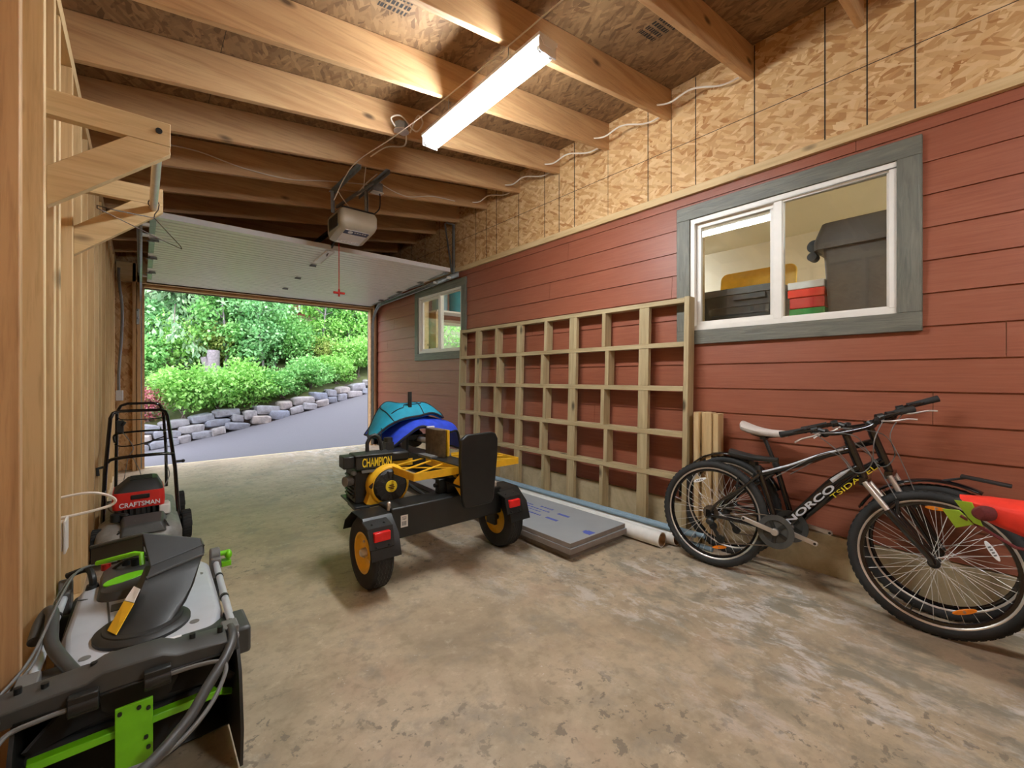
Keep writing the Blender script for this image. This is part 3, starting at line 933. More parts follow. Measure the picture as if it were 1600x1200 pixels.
# outlet box on the rafter that feeds the opener, with its short black lead
ob = root('outlet_box', 'grey metal outlet box on a rafter beside the door opener', 'outlet box', (1.80, 4.22, 2.95))
mb = MB(); mb.box(1.755, 1.855, 4.17, 4.235, zj(1.8) + 0.0, zj(1.8) + 0.09); mb.build('box', 'galv', ob, world=True, bevel=0.004)
mb = MB(); mb.box(1.745, 1.865, 4.162, 4.24, zj(1.8) - 0.008, zj(1.8)); mb.build('cover', 'white_vinyl', ob, world=True, bevel=0.002)
mb = MB(); mb.tube(smooth_path([(1.83, 4.19, zj(1.8) - 0.01), (1.835, 4.19, zj(1.8) - 0.05), (1.83, 4.2, 2.93), (1.77, 4.22, 2.86), (1.72, 4.2, 2.84), (1.70, 4.22, 2.81)]), 0.006, 6)
tag(mb.build('power_lead', 'black_plastic', loc=(1.8, 4.2, 2.9)), 'black power lead curling from the outlet box to the opener', 'power lead')
jb = root('junction_box', 'round grey junction box on the rafter near the end of the strip light', 'junction box', (1.45, 3.0, 2.98))
mb = MB(); mb.lathe([(0, 0), (0.05, 0), (0.05, 0.055), (0, 0.055)], 8, Matrix.Translation((1.47, 2.98, zj(1.47) + 0.015))); mb.build('box', 'galv', jb, world=True)
mb = MB(); mb.lathe([(0, -0.004), (0.056, -0.004), (0.056, 0.003), (0, 0.003)], 16, Matrix.Translation((1.47, 2.98, zj(1.47) + 0.012))); mb.build('cover', 'alu', jb, world=True)

def wire(label, pts, r=0.005, mat='wire_white', n=6, name='cable', cat='cable', group='pale cables stapled under the rafters'):
    mb = MB(); mb.tube(smooth_path(pts, n), r, 6)
    return tag(mb.build(name, mat, loc=pts[0]), label, cat, group)
def zw(x): return zj(x) - 0.008
wire('thin pale cable running straight below the rafters past the strip light', [(1.30, 3.95, 2.80), (1.36, 3.66, zw(1.36)), (1.44, 3.04, zw(1.44)), (1.50, 2.43, zw(1.5)), (1.53, 1.82, zw(1.53)), (1.55, 1.2, zw(1.55))], 0.004)
wire('looped pale cable ends beside the round junction box', [(1.42, 2.98, zj(1.42) + 0.04), (1.38, 2.96, zj(1.4) + 0.08), (1.45, 2.94, zj(1.4) + 0.11), (1.56, 2.93, zj(1.5) + 0.02), (1.62, 2.93, zj(1.6) + 0.09), (1.58, 2.93, zj(1.6) + 0.13), (1.52, 2.94, zj(1.5) + 0.0)], 0.006)
wire('pale cable dropping from the junction box to the rafter towards the opener', [(1.52, 3.0, zj(1.52)), (1.6, 3.2, zj(1.6) + 0.02), (1.55, 3.42, zj(1.55) + 0.09), (1.5, 3.62, zj(1.5) + 0.08)], 0.006)
wire('pale cable drooping along the rafter from the stud wall to the opener', [(0.12, 4.235, zj(0.12) + 0.16), (0.35, 4.235, zj(0.35) + 0.14), (0.65, 4.23, zj(0.65) + 0.06), (1.0, 4.23, zj(1.0) + 0.02), (1.3, 4.23, zj(1.3) + 0.05), (1.75, 4.23, zj(1.75) + 0.08)], 0.005)
wire('tangled pale cable loop between the two hanger irons of the opener', [(1.50, 3.72, zj(1.5) + 0.05), (1.56, 3.9, zj(1.5) + 0.03), (1.6, 4.05, zj(1.6) - 0.06), (1.56, 4.1, zj(1.6) - 0.10), (1.6, 4.0, zj(1.6) - 0.02), (1.68, 3.9, zj(1.68) + 0.06)], 0.005)
wire('pale cable dropping slantwise onto the top of the opener', [(1.42, 4.2, zj(1.42) - 0.04), (1.5, 4.18, 2.88), (1.56, 4.14, 2.83), (1.66, 4.1, 2.82)], 0.005)
wire('pale cable arching over the outlet box and along the rafter to the strand board', [(1.72, 4.2, zj(1.7) + 0.03), (1.8, 4.2, zj(1.8) + 0.14), (1.9, 4.22, zj(1.9) + 0.08), (2.15, 4.23, zj(2.1) + 0.02), (2.45, 4.23, zj(2.4) + 0.06), (2.75, 4.22, zj(2.7) + 0.04)], 0.005)
for k, (y, lab) in enumerate(((1.25, 'nearest loose white cable tail hanging where the rafters meet the strand board'), (1.86, 'second loose white cable tail along the strand board, beyond the window'), (2.47, 'third loose white cable tail along the strand board, above the lattice end'), (3.08, 'fourth loose white cable tail along the strand board, above the lattice middle'), (3.69, 'farthest loose white cable tail, close to the outlet box rafter'))):
    x1 = 3.19
    wire(lab, [(x1, y + 0.02, zj(x1) + 0.04), (x1 - 0.05, y + 0.12, zj(x1) + 0.015), (x1 - 0.12, y + 0.3, zj(x1) + 0.05), (x1 - 0.14, y + 0.46, zj(x1) + 0.02), (x1 - 0.18, y + 0.57, zj(x1) + 0.035)], 0.007, group='loose cable tails along the strand board')

# ------------------------------------------------------------------ timber brackets, closet rod, wire hanger, outlet on the stud wall
def bracket(y, label):
    b = root('shelf_bracket', label, 'bracket', (XL, y, 1.8), group='timber shelf brackets on the stud wall')
    mb = MB(); mb.box(XL - 0.02, 0.088, y - 0.04, y - 0.002, 2.135, 2.225); arm = mb.build('arm', 'pine_x', b, world=True, bevel=0.002)
    mb = MB()
    poly = [(XL, 1.815), (XL, 1.955), (-0.04, 2.134), (0.086, 2.134), (0.088, 2.105)]
    mb.prism(poly, 0.038, frame_T((0, y - 0.002, 0), (1, 0, 0), (0, 0, 1)))
    mb.build('brace', 'pine_x', b, world=True, bevel=0.002)
    mb = MB(); mb.cyl((0.052, y - 0.046, 2.185), (0.052, y - 0.04, 2.185), 0.011, n=10); mb.build('bolt', 'black_metal', b, world=True)
    return b
bracket(2.224, 'near timber bracket with sloping knee brace, holding the closest rod end')
bracket(3.013, 'far timber bracket with sloping knee brace and wire hanger below')
mb = MB(); mb.cyl((0.048, 2.24, 2.118), (0.048, 2.985, 2.118), 0.017, n=14)
tag(mb.build('closet_rod', 'alu', loc=(0.048, 2.55, 2.118)), 'grey metal hanging rod between the two timber brackets', 'hanging rod')
mb = MB()
hy = 2.90
mb.tube([(0.048 + 0.022 * math.cos(a), hy, 2.118 + 0.022 * math.sin(a)) for a in [PI * (1.25 - 1.25 * k / 8) for k in range(9)]] + [(0.066, hy, 2.09), (0.052, hy, 2.065), (0.05, hy, 2.045)], 0.0025, 6)
mb.tube([(0.05, hy, 2.045), (-0.10, hy - 0.10, 2.02), (-0.155, hy - 0.15, 2.012), (-0.155, hy - 0.15, 2.0), (0.10, hy + 0.06, 1.945), (0.17, hy + 0.12, 1.935), (0.165, hy + 0.12, 1.95), (0.05, hy, 2.045)], 0.0025, 6)
tag(mb.build('wire_hanger', 'wire_dark', loc=(0.05, hy, 2.1)), 'bent dark wire coat hanger hooked over the metal rod', 'coat hanger')

ol = root('wall_outlet', 'white outlet box screwed between the studs above the snow blower', 'outlet', (XL, 2.70, 0.54))
mb = MB(); mb.box(XL - 0.06, XL - 0.004, 2.655, 2.735, 0.475, 0.595); mb.build('box', 'white_vinyl', ol, world=True, bevel=0.004)
mb = MB(); mb.box(XL - 0.004, XL + 0.004, 2.645, 2.745, 0.465, 0.605); mb.build('cover_plate', 'white_vinyl', ol, world=True, bevel=0.002)
wire('pale looped cable sticking out between the studs above the outlet', [(XL - 0.06, 2.78, 0.59), (-0.22, 2.79, 0.595), (-0.12, 2.80, 0.61), (-0.095, 2.80, 0.635), (-0.13, 2.79, 0.67), (-0.2, 2.78, 0.69), (XL - 0.08, 2.78, 0.675)], 0.0065, group=None)
cd = root('conduit', 'grey plastic conduit riser bending up the corner stud by the door', 'conduit', (-0.24, 7.3, 0))
mb = MB(); mb.tube(smooth_path([(-0.215, 7.33, 1.05), (-0.215, 7.33, 1.3), (-0.19, 7.33, 1.75), (-0.185, 7.33, 2.1), (-0.215, 7.33, 2.45), (-0.215, 7.33, 2.6)]), 0.015, 10); mb.build('pipe', 'mid_grey_plastic', cd, world=True)
mb = MB(); mb.box(-0.245, -0.175, 7.30, 7.36, 0.93, 1.06); mb.build('end_box', 'light_grey_plastic', cd, world=True, bevel=0.006)
mb = MB(); mb.box(-0.05, -0.02, YD - 0.165, YD - 0.145, 1.92, 2.12); mb.ball((-0.035, YD - 0.17, 2.10), 0.012); mb.ball((-0.035, YD - 0.17, 2.0), 0.012)
tag(mb.build('door_spring_plate', 'galv', loc=(-0.03, YD - 0.15, 1.92), bevel=0.002), 'narrow steel plate on the corner stud beside the door track', 'bracket plate')

# ------------------------------------------------------------------ timber lattice leaning on the wall
lat = root('timber_lattice', 'large pale timber lattice panel leaning against the red siding', 'lattice panel', (3.1, 3.15, 0))
def lx(z): return 3.075 + (z / 1.83) * 0.055       # plane of the front faces
def lbox(y0, y1, z0, z1, x_off0=0.0, x_off1=0.089, name='block', mat='grey_pine_z'):
    mb = MB(); vs = []
    for y in (y0, y1):
        for z in (z0, z1):
            for d in (x_off0, x_off1): vs.append((lx(z) + d, y, z))
    mb.add(vs, [(0, 1, 3, 2), (4, 6, 7, 5), (0, 4, 5, 1), (2, 3, 7, 6), (0, 2, 6, 4), (1, 5, 7, 3)], False)
    return mb.build(name, mat, lat, world=True, bevel=0.002)
rails = [0.46, 0.785, 1.135, 1.475, 1.81]
YA, YZ = 1.60, 4.68
for z in rails: lbox(YA + 0.038, YZ - 0.038, z - 0.019, z + 0.019, name='rail', mat='grey_pine_y')
lbox(YA, YA + 0.038, 0, 1.835, name='end_post'); lbox(YZ - 0.038, YZ, 0, 1.835, name='end_post')
edges = [0.0] + rails
step = (YZ - YA) / 8.0
for i in range(1, 8):
    y = YA + step * i
    for k in range(5):
        z0 = edges[k] + (0.019 if k else 0); z1 = edges[k + 1] - 0.019
        if i % 2 == 1:
            lbox(y - 0.045, y + 0.045, z0, z1, 0.004, 0.042)
        else:
            dy = 0.02 if (k + i // 2) % 2 else -0.02
            lbox(y + dy - 0.019, y + dy + 0.019, z0, z1)

for k, (y, x, hgt, lab) in enumerate(((1.535, 3.105, 0.965, 'short pale stud offcut standing next to the lattice end post'), (1.49, 3.135, 0.965, 'short pale stud offcut standing second from the lattice'), (1.442, 3.10, 0.965, 'short pale stud offcut standing third from the lattice'), (1.40, 3.12, 0.96, 'short pale stud offcut standing farthest from the lattice, behind the rear wheel'))):
    mb = MB(); mb.box(x, x + 0.089, y - 0.019, y + 0.019, 0, hgt)
    tag(mb.build('stud_offcut', 'pine_z', loc=(x, y, 0), bevel=0.002), lab, 'lumber', 'stud offcuts standing beside the lattice')

# ------------------------------------------------------------------ foam boards and pipes on the floor
def foam(z0, z1, x0, x1, y0, y1, rz, label):
    T = Matrix.Translation(((x0 + x1) / 2, (y0 + y1) / 2, z0)) @ Matrix.Rotation(rz, 4, 'Z')
    r_ = root('foam_board', label, 'insulation board', T=T, group='stacked grey foam boards')
    a, b_ = (x1 - x0) / 2, (y1 - y0) / 2; h_ = z1 - z0
    mb = MB(); mb.box(-a, a, -b_, b_, 0, h_ - 0.001); mb.build('core', 'foam_edge', r_, bevel=0.002)
    mb = MB(); mb.box(-a + 0.001, a - 0.001, -b_ + 0.001, b_ - 0.001, h_ - 0.0012, h_); sk = mb.build('facing', 'foam', r_)
    return r_, sk, a, b_, h_
foam(0.0, 0.046, 2.175, 2.775, 1.95, 4.38, 0.008, 'bottom grey foam insulation board of the stack on the floor')
foam(0.048, 0.088, 2.15, 2.775, 1.905, 4.345, -0.004, 'middle grey foam insulation board of the stack on the floor')
r_, sk, a, b_, h_ = foam(0.0895, 0.122, 2.15, 2.765, 1.915, 4.355, 0.0, 'top grey foam insulation board printed with blue marks')
mb = MB()
rg = random.Random(4)
def pr(x0, x1, y0, y1): mb.box(x0, x1, y0, y1, h_, h_ + 0.0006)
pr(-0.085, -0.02, -b_ + 0.02, -b_ + 0.08); pr(-0.07, -0.03, -b_ + 0.08, -b_ + 0.10)
for xx in (0.08, -0.055): pr(xx, xx + 0.03, -b_ + 0.37, -b_ + 0.49)
for (xx, ya, yb2, w) in ((0.12, 0.58, 0.70, 0.024), (0.055, 0.56, 0.86, 0.02), (0.015, 0.62, 0.90, 0.014), (-0.055, 0.55, 0.80, 0.024), (0.10, 0.80, 1.1, 0.02), (-0.01, 1.0, 1.3, 0.02)):
    y = -b_ + ya
    while y < -b_ + yb2:
        d_ = rg.uniform(0.014, 0.032); pr(xx, xx + w, y, y + d_); y += d_ + rg.uniform(0.006, 0.012)
mb.build('blue_print', 'blue_print', sk)
def pipe(x, y0, y1, r, z, mat, inner, label, grp):
    mb = MB(); mb.lathe([(r, 0), (r, y1 - y0), (r - 0.006, y1 - y0), (r - 0.006, 0), (r, 0)], 28, Matrix.Translation((x, y0, z)) @ Matrix.Rotation(-PI / 2, 4, 'X'))
    o = mb.build('pipe', mat, loc=(x, y0, 0)); tag(o, label, 'pipe', grp)
    mb = MB(); mb.lathe([(r - 0.0062, 0.001), (r - 0.0062, 0.5)], 28, Matrix.Translation((x, y0, z)) @ Matrix.Rotation(-PI / 2, 4, 'X'))
    mb.build('bore', inner, o, world=True)
    return o
pipe(2.842, 1.655, 5.1, 0.054, 0.054, 'white_pvc', 'pvc_inner', 'white drain pipe lying on the floor closest to the foam boards', 'white drain pipes along the wall')
pipe(2.955, 1.60, 5.0, 0.054, 0.054, 'white_pvc', 'pvc_inner', 'white drain pipe lying on the floor closest to the lattice', 'white drain pipes along the wall')
pipe(2.925, 1.45, 5.3, 0.0165, 0.1205, 'blue_pvc', 'blue_pvc', 'thin blue grey pipe resting in the groove between the drain pipes', 'thin blue grey pipes along the wall')
pipe(3.03, 1.38, 5.35, 0.0165, 0.0170, 'blue_pvc', 'blue_pvc', 'thin blue grey pipe on the floor tucked at the lattice foot', 'thin blue grey pipes along the wall')
pipe(2.995, 1.42, 5.32, 0.0165, 0.1075, 'blue_pvc', 'blue_pvc', 'thin blue grey pipe resting on the drain pipe closest to the lattice', 'thin blue grey pipes along the wall')
# ------------------------------------------------------------------ log splitter
sp = root('log_splitter', 'black and yellow wheeled log splitter with petrol engine, standing mid floor', 'log splitter', (1.5, 2.44, 0))
AX = 2.46
def tyre_profile(R, w, rim):
    p = []
    n = 14
    for k in range(n + 1):
        a = PI * k / n
        x = -w / 2 * math.cos(a); rr_ = R - 0.028 + 0.028 * math.sin(a) ** 0.6
        p.append((rr_ if 0 < k < n else R - 0.05, x))
    return [(rim, -w / 2 * 0.82)] + p + [(rim, w / 2 * 0.82)]
def splitter_wheel(x, side):
    T = Matrix.Translation((x, AX, 0.207)) @ Matrix.Rotation(side * PI / 2, 4, 'Y')
    mb = MB(); mb.lathe(tyre_profile(0.207, 0.115, 0.112), 48, T)
    wh = mb.build('wheel', 'rubber', sp, world=True)
    mb = MB()
    for gx in (-0.036, -0.018, 0.0, 0.018, 0.036):     # tread grooves
        mb.tube([T @ Vector((math.cos(2 * PI * k / 72) * 0.2055, math.sin(2 * PI * k / 72) * 0.2055, gx + (0.003 if k % 2 else -0.003))) for k in range(72)], 0.0028, 5, closed=True)
    mb.build('tread', 'black_plastic', wh, world=True)
    mb = MB(); mb.lathe([(0.112, 0.048), (0.118, 0.052), (0.108, 0.05), (0.10, 0.03), (0.085, 0.02), (0.05, 0.018), (0.035, 0.03), (0.0, 0.03)], 36, T)
    mb.lathe([(0.112, -0.048), (0.10, -0.03), (0.03, -0.02), (0.0, -0.02)], 36, T)
    mb.build('rim', 'yellow', wh, world=True)
    mb = MB(); mb.lathe([(0.0, 0.062), (0.018, 0.062), (0.024, 0.055), (0.026, 0.03)], 14, T)
    for k in range(4):
        a = PI / 4 + k * PI / 2; mb.cyl(T @ Vector((0.065 * math.cos(a), 0.065 * math.sin(a), 0.016)), T @ Vector((0.065 * math.cos(a), 0.065 * math.sin(a), 0.026)), 0.007, n=6)
    mb.build('hub_nut', 'alu', wh, world=True)
splitter_wheel(1.02, -1); splitter_wheel(1.99, 1)
# crossbeam that doubles as the oil tank
mb = MB(); mb.box(1.105, 1.925, AX - 0.10, AX + 0.09, 0.27, 0.455); tank = mb.build('tank_beam', 'black_metal', sp, world=True, bevel=0.008)
mb = MB(); mb.box(1.16, 1.205, AX - 0.1025, AX - 0.10, 0.335, 0.405); stk = mb.build('sticker', 'paper', tank, world=True)
mb = MB()
for k in range(6): mb.box(1.168 + k * 0.005, 1.170 + k * 0.005, AX - 0.1035, AX - 0.1024, 0.345, 0.37)
for k in range(3): mb.box(1.168, 1.196, AX - 0.1035, AX - 0.1024, 0.38 + k * 0.007, 0.382 + k * 0.007)
mb.build('sticker_print', 'black_line', stk, world=True)
mb = MB(); mb.cyl((1.03, AX, 0.207), (1.12, AX, 0.207), 0.018, n=12); mb.cyl((1.91, AX, 0.207), (2.0, AX, 0.207), 0.018, n=12)
mb.box(1.10, 1.125, AX - 0.05, AX + 0.05, 0.17, 0.30); mb.box(1.905, 1.93, AX - 0.05, AX + 0.05, 0.17, 0.30)
mb.build('axle', 'black_metal', sp, world=True, bevel=0.003)
for xc, sgn in ((1.015, -1), (1.99, 1)):
    mb = MB()
    prof = [(-0.235, 0.235), (-0.20, 0.345), (-0.10, 0.43), (0.06, 0.435), (0.17, 0.36), (0.20, 0.30)]
    rings = [[(xc - 0.085, AX + p, q), (xc + 0.085, AX + p, q), (xc + 0.085, AX + p, q + 0.004), (xc - 0.085, AX + p, q + 0.004)] for p, q in prof]
    mb.loft(rings, smooth=False)
    fd = mb.build('fender', 'black_metal', sp, world=True)
    xl = xc - 0.025 if sgn < 0 else xc - 0.05
    mb = MB(); mb.prism([(AX - 0.12, 0.425), (AX - 0.205, 0.405), (AX - 0.235, 0.30), (AX - 0.23, 0.295), (AX - 0.195, 0.398), (AX - 0.12, 0.415)], 0.14, frame_T((xl - 0.07, 0, 0), (0, 1, 0), (0, 0, 1)))
    for bx in (-0.035, 0.035): mb.ball((xl + bx, AX - 0.17, 0.415), 0.007, 8, 6); mb.ball((xl + bx, AX - 0.236, 0.31), 0.006, 8, 6)
    mb.build('light_bracket', 'black_metal', fd, world=True)
    mb = MB(); mb.box(xl - 0.046, xl + 0.046, AX - 0.235, AX - 0.20, 0.335, 0.385); mb.build('tail_light', 'red_lens', fd, world=True, bevel=0.004)
    mb = MB(); mb.cyl((xc - sgn * 0.09, AX - 0.06, 0.44), (xc - sgn * 0.09, AX - 0.06, 0.475), 0.012, n=8); mb.ball((xc - sgn * 0.09, AX - 0.06, 0.478), 0.013, 8, 6); mb.build('bolt', 'alu', fd, world=True)
# rail beam with foot plate, cylinder, wedge
BX = 1.60
mb = MB()
mb.box(BX - 0.075, BX + 0.075, 2.22, 3.55, 0.645, 0.662); mb.box(BX - 0.075, BX + 0.075, 2.22, 3.55, 0.52, 0.535); mb.box(BX - 0.008, BX + 0.008, 2.22, 3.55, 0.535, 0.645)
mb.build('rail_beam', 'black_metal', sp, world=True, bevel=0.002)
mb = MB()
pl_ = [(-0.105, 0.0), (0.095, 0.0), (0.115, 0.03), (0.145, 0.30), (0.148, 0.41), (0.128, 0.445), (0.10, 0.455), (-0.09, 0.452), (-0.135, 0.425), (-0.142, 0.30), (-0.125, 0.05)]
mb.prism(pl_, 0.03, frame_T((1.615, 2.225, 0.415), (1, 0, 0), (0, 0, 1)))
foot = mb.build('foot_plate', 'black_metal', sp, world=True, bevel=0.006)
mb = MB(); mb.prism([(0, 0.0), (0.14, 0.10), (0.14, 0.115), (0.0, 0.24)], 0.02, frame_T((BX - 0.07, 2.225, 0.43), (0, 1, 0), (0, 0, 1))); mb.box(BX - 0.075, BX - 0.06, 2.225, 2.245, 0.45, 0.78)
mb.build('gusset', 'yellow', foot, world=True)
mb = MB(); mb.prism([(-0.03, 2.62), (0.0, 2.57), (0.03, 2.62), (0.03, 2.80), (-0.03, 2.80)], 0.19, Matrix.Translation((BX, 0, 0.664)))
wd = mb.build('wedge', 'leather_brown', sp, world=True, bevel=0.003)
mb = MB(); mb.box(BX + 0.032, BX + 0.052, 2.60, 2.80, 0.664, 0.85); mb.build('wedge_guide', 'yellow', wd, world=True, bevel=0.003)
mb = MB(); mb.box(BX - 0.085, BX + 0.085, 2.63, 2.81, 0.655, 0.672); mb.build('slide', 'mid_grey_plastic', sp, world=True, bevel=0.002)
mb = MB(); mb.cyl((BX, 2.80, 0.755), (BX, 3.02, 0.755), 0.022, n=14); mb.build('piston_rod', 'alu', sp, world=True)
mb = MB(); mb.cyl((BX, 3.02, 0.755), (BX, 3.58, 0.755), 0.062, n=24); mb.cyl((BX, 3.0, 0.755), (BX, 3.04, 0.755), 0.068, n=24)
mb.build('cylinder', 'black_metal', sp, world=True)
mb = MB(); mb.box(BX - 0.12, BX - 0.10, 2.92, 3.0, 0.66, 0.79); mb.box(BX + 0.10, BX + 0.12, 2.92, 3.0, 0.66, 0.79); mb.box(BX - 0.12, BX + 0.12, 2.94, 2.96, 0.75, 0.79); mb.box(BX - 0.12, BX + 0.12, 3.5, 3.53, 0.66, 0.84)
mb.build('stripper_frame', 'black_metal', sp, world=True, bevel=0.003)
mb = MB(); mb.tube([(BX - 0.02, 3.06, 0.83), (BX - 0.02, 3.06, 1.10)], 0.011, 10); ctl = mb.build('control_lever', 'black_metal', sp, world=True)
mb = MB(); mb.tube([(BX - 0.02, 3.06, 0.99), (BX - 0.02, 3.06, 1.11)], 0.016, 10); mb.build('grip', 'black_plastic', ctl, world=True)
mb = MB(); mb.box(BX - 0.07, BX + 0.03, 3.0, 3.12, 0.775, 0.825); mb.cyl((BX - 0.1, 3.06, 0.80), (BX + 0.06, 3.06, 0.80), 0.02, n=12); mb.build('valve', 'leather_brown', sp, world=True, bevel=0.004)
# pivot, tongue and jack leg
mb = MB(); mb.box(BX - 0.07, BX + 0.05, AX - 0.02, AX + 0.10, 0.455, 0.525); mb.box(BX - 0.12, BX - 0.06, AX + 0.0, AX + 0.05, 0.455, 0.55); mb.cyl((BX - 0.14, AX + 0.03, 0.51), (BX + 0.08, AX + 0.03, 0.51), 0.014, n=10)
mb.build('pivot_block', 'black_metal', sp, world=True, bevel=0.004)
mb = MB(); mb.beam((BX, AX + 0.08, 0.36), (BX, 3.95, 0.40), 0.06, 0.06); mb.box(BX - 0.035, BX + 0.035, 3.92, 4.08, 0.37, 0.44); mb.build('tongue', 'black_metal', sp, world=True, bevel=0.004)
mb = MB(); mb.box(BX + 0.04, BX + 0.08, 3.70, 3.74, 0.012, 0.5); mb.box(BX, BX + 0.12, 3.66, 3.78, 0.0, 0.012); mb.build('jack_leg', 'black_metal', sp, world=True, bevel=0.003)
# log catcher trays
def tray(x0, x1, label_pos):
    mb = MB(); ya, yb, zt = 2.30, 2.76, 0.655
    q = 0.045
    s_ = 1 if x1 > x0 else -1
    inner, outer = x0, x1
    mb.beam((inner, ya, zt - q / 2), (outer, ya, zt - q / 2), 0.006, q); mb.beam((outer, ya, zt - q / 2), (outer + s_ * 0.0, yb, zt - q / 2), 0.006, q)
    mb.beam((outer, yb, zt - q / 2), (inner + s_ * 0.08, yb, zt - q / 2), 0.006, q); mb.beam((inner, ya, zt - q / 2), (inner, yb - 0.05, zt - q / 2), 0.006, q)
    fr = mb.build('catcher_frame', 'yellow', sp, world=True)
    mb = MB()
    for t in (0.0, 0.33, 0.66):
        mb.beam((outer, ya + (yb - ya) * t + 0.02, zt - 0.012), (inner, ya + (yb - ya) * min(1, t + 0.42), zt - 0.012), 0.018, 0.006)
    mb.beam((inner, ya + 0.08, zt - 0.02), (outer, yb - 0.1, zt - 0.02), 0.014, 0.006)
    mb.build('cross_bars', 'yellow_bright' if False else 'yellow', fr, world=True)
    mb = MB(); mb.beam((inner, ya + 0.1, zt - 0.04), (inner - s_ * 0.10, ya + 0.14, 0.53), 0.025, 0.006); mb.build('support_arm', 'yellow', fr, world=True)
tray(1.525, 1.215, 0); tray(1.685, 2.03, 1)
# engine on its side mount
ENG = Matrix.Translation((1.155, 2.60, -0.03)) @ Matrix.Rotation(math.radians(-6), 4, 'Z')
mb = MB(); mb.box(-0.17, 0.16, 0.0, 0.36, 0.445, 0.458, ENG); mb.box(-0.14, -0.08, 0.0, 0.3, 0.40, 0.446, ENG); mb.box(0.05, 0.11, -0.12, 0.3, 0.40, 0.446, ENG)
mb.build('engine_mount', 'black_metal', sp, world=True, bevel=0.003)
mb = MB(); mb.box(-0.15, 0.10, 0.07, 0.30, 0.46, 0.66, ENG)
for k in range(6): mb.box(-0.165, -0.13, 0.09, 0.28, 0.49 + k * 0.024, 0.502 + k * 0.024, ENG)
engine = mb.build('engine_block', 'black_plastic', sp, world=True, bevel=0.01)
C0 = ENG @ Matrix.Translation((0.045, 0.07, 0.565)) @ Matrix.Rotation(PI / 2, 4, 'X')
mb = MB(); mb.lathe([(0.0, 0.0), (0.132, 0.0), (0.132, 0.06), (0.118, 0.082), (0.108, 0.085)], 36, C0)
mb.prism([(-0.145, -0.10), (-0.03, -0.13), (0.02, -0.13), (0.0, 0.10), (-0.09, 0.05)], 0.065, C0)
sh = mb.build('recoil_shroud', 'yellow', engine, world=True)
mb = MB(); mb.lathe([(0.0, 0.10), (0.045, 0.10), (0.09, 0.098), (0.104, 0.085), (0.106, 0.06)], 36, C0)
for k in range(14):
    a = 2 * PI * k / 14; mb.beam(C0 @ Vector((0.052 * math.cos(a), 0.052 * math.sin(a), 0.101)), C0 @ Vector((0.098 * math.cos(a), 0.098 * math.sin(a), 0.096)), 0.006, 0.012)
mb.build('recoil_cover', 'black_plastic', engine, world=True)
mb = MB(); mb.lathe([(0.0, 0.107), (0.036, 0.107), (0.038, 0.098)], 28, C0); mb.build('emblem', 'yellow_bright', engine, world=True)
mb = MB()
for (q, w_) in ((0.008, 0.03), (-0.004, 0.042), (-0.014, 0.03)): mb.box(-w_ / 2, w_ / 2, q - 0.003, q + 0.003, 0.107, 0.1078, C0)
mb.build('emblem_print', 'black_line', engine, world=True)
mb = MB(); mb.beam(C0 @ Vector((-0.125, 0.0, 0.075)), C0 @ Vector((-0.075, 0.06, 0.075)), 0.018, 0.022); mb.build('pull_handle', 'black_gloss', engine, world=True, bevel=0.004)
mb = MB(); mb.box(-0.155, 0.075, 0.03, 0.17, 0.675, 0.755, ENG); mb.box(-0.162, 0.08, 0.024, 0.176, 0.755, 0.768, ENG); mb.box(-0.225, -0.155, 0.05, 0.17, 0.685, 0.76, ENG)
fb = mb.build('air_filter_box', 'black_plastic', engine, world=True, bevel=0.006)
text_mesh('CHAMPION', 'lettering', 'yellow_bright', fb, ENG @ frame_T((-0.118, 0.029, 0.690), (1, 0, 0), (0, 0, 1)), 0.185, 0.056, 0.0012, world=True, bold=0.02)
mb = MB(); mb.tube([ENG @ Vector(p) for p in ((-0.05, 0.16, 0.76), (-0.05, 0.16, 0.82), (-0.03, 0.16, 0.862), (0.0, 0.16, 0.87), (0.025, 0.16, 0.855), (0.04, 0.16, 0.81), (0.045, 0.16, 0.76))], 0.013, 10); mb.build('hose', 'black_plastic', engine, world=True)
mb = MB(); mb.box(0.08, 0.24, 0.16, 0.34, 0.68, 0.745, ENG); mb.build('muffler', 'black_metal', engine, world=True, bevel=0.014)
mb = MB(); mb.box(-0.12, 0.06, 0.028, 0.05, 0.655, 0.672, ENG); mb.cyl(ENG @ Vector((-0.02, 0.035, 0.663)), ENG @ Vector((0.06, 0.035, 0.665)), 0.008, n=8); mb.build('choke_rod', 'mid_grey_plastic', engine, world=True)
mb = MB(); mb.cyl(ENG @ Vector((-0.155, 0.12, 0.60)), ENG @ Vector((-0.205, 0.10, 0.60)), 0.032, n=16); mb.ball(ENG @ Vector((-0.16, 0.06, 0.655)), 0.016); mb.build('carburettor', 'mid_grey_plastic', engine, world=True)
mb = MB(); mb.box(-0.065, -0.028, 0.055, 0.07, 0.575, 0.61, ENG); mb.build('red_tag', 'red', engine, world=True)
mb = MB(); mb.tube([ENG @ Vector(p) for p in ((0.03, 0.12, 0.768), (0.03, 0.12, 0.92))], 0.003, 6); mb.box(0.10, 0.16, 0.25, 0.32, 0.745, 0.80, ENG); mb.cyl(ENG @ Vector((0.13, 0.28, 0.8)), ENG @ Vector((0.13, 0.28, 0.83)), 0.03, n=14); mb.build('fuel_cap', 'black_plastic', engine, world=True)
mb = MB(); mb.tube(smooth_path([(1.52, 3.2, 0.72), (1.44, 3.1, 0.70), (1.38, 2.98, 0.60), (1.4, 2.8, 0.5), (1.45, AX + 0.1, 0.42)]), 0.014, 8); mb.build('hydraulic_hose', 'black_plastic', sp, world=True)

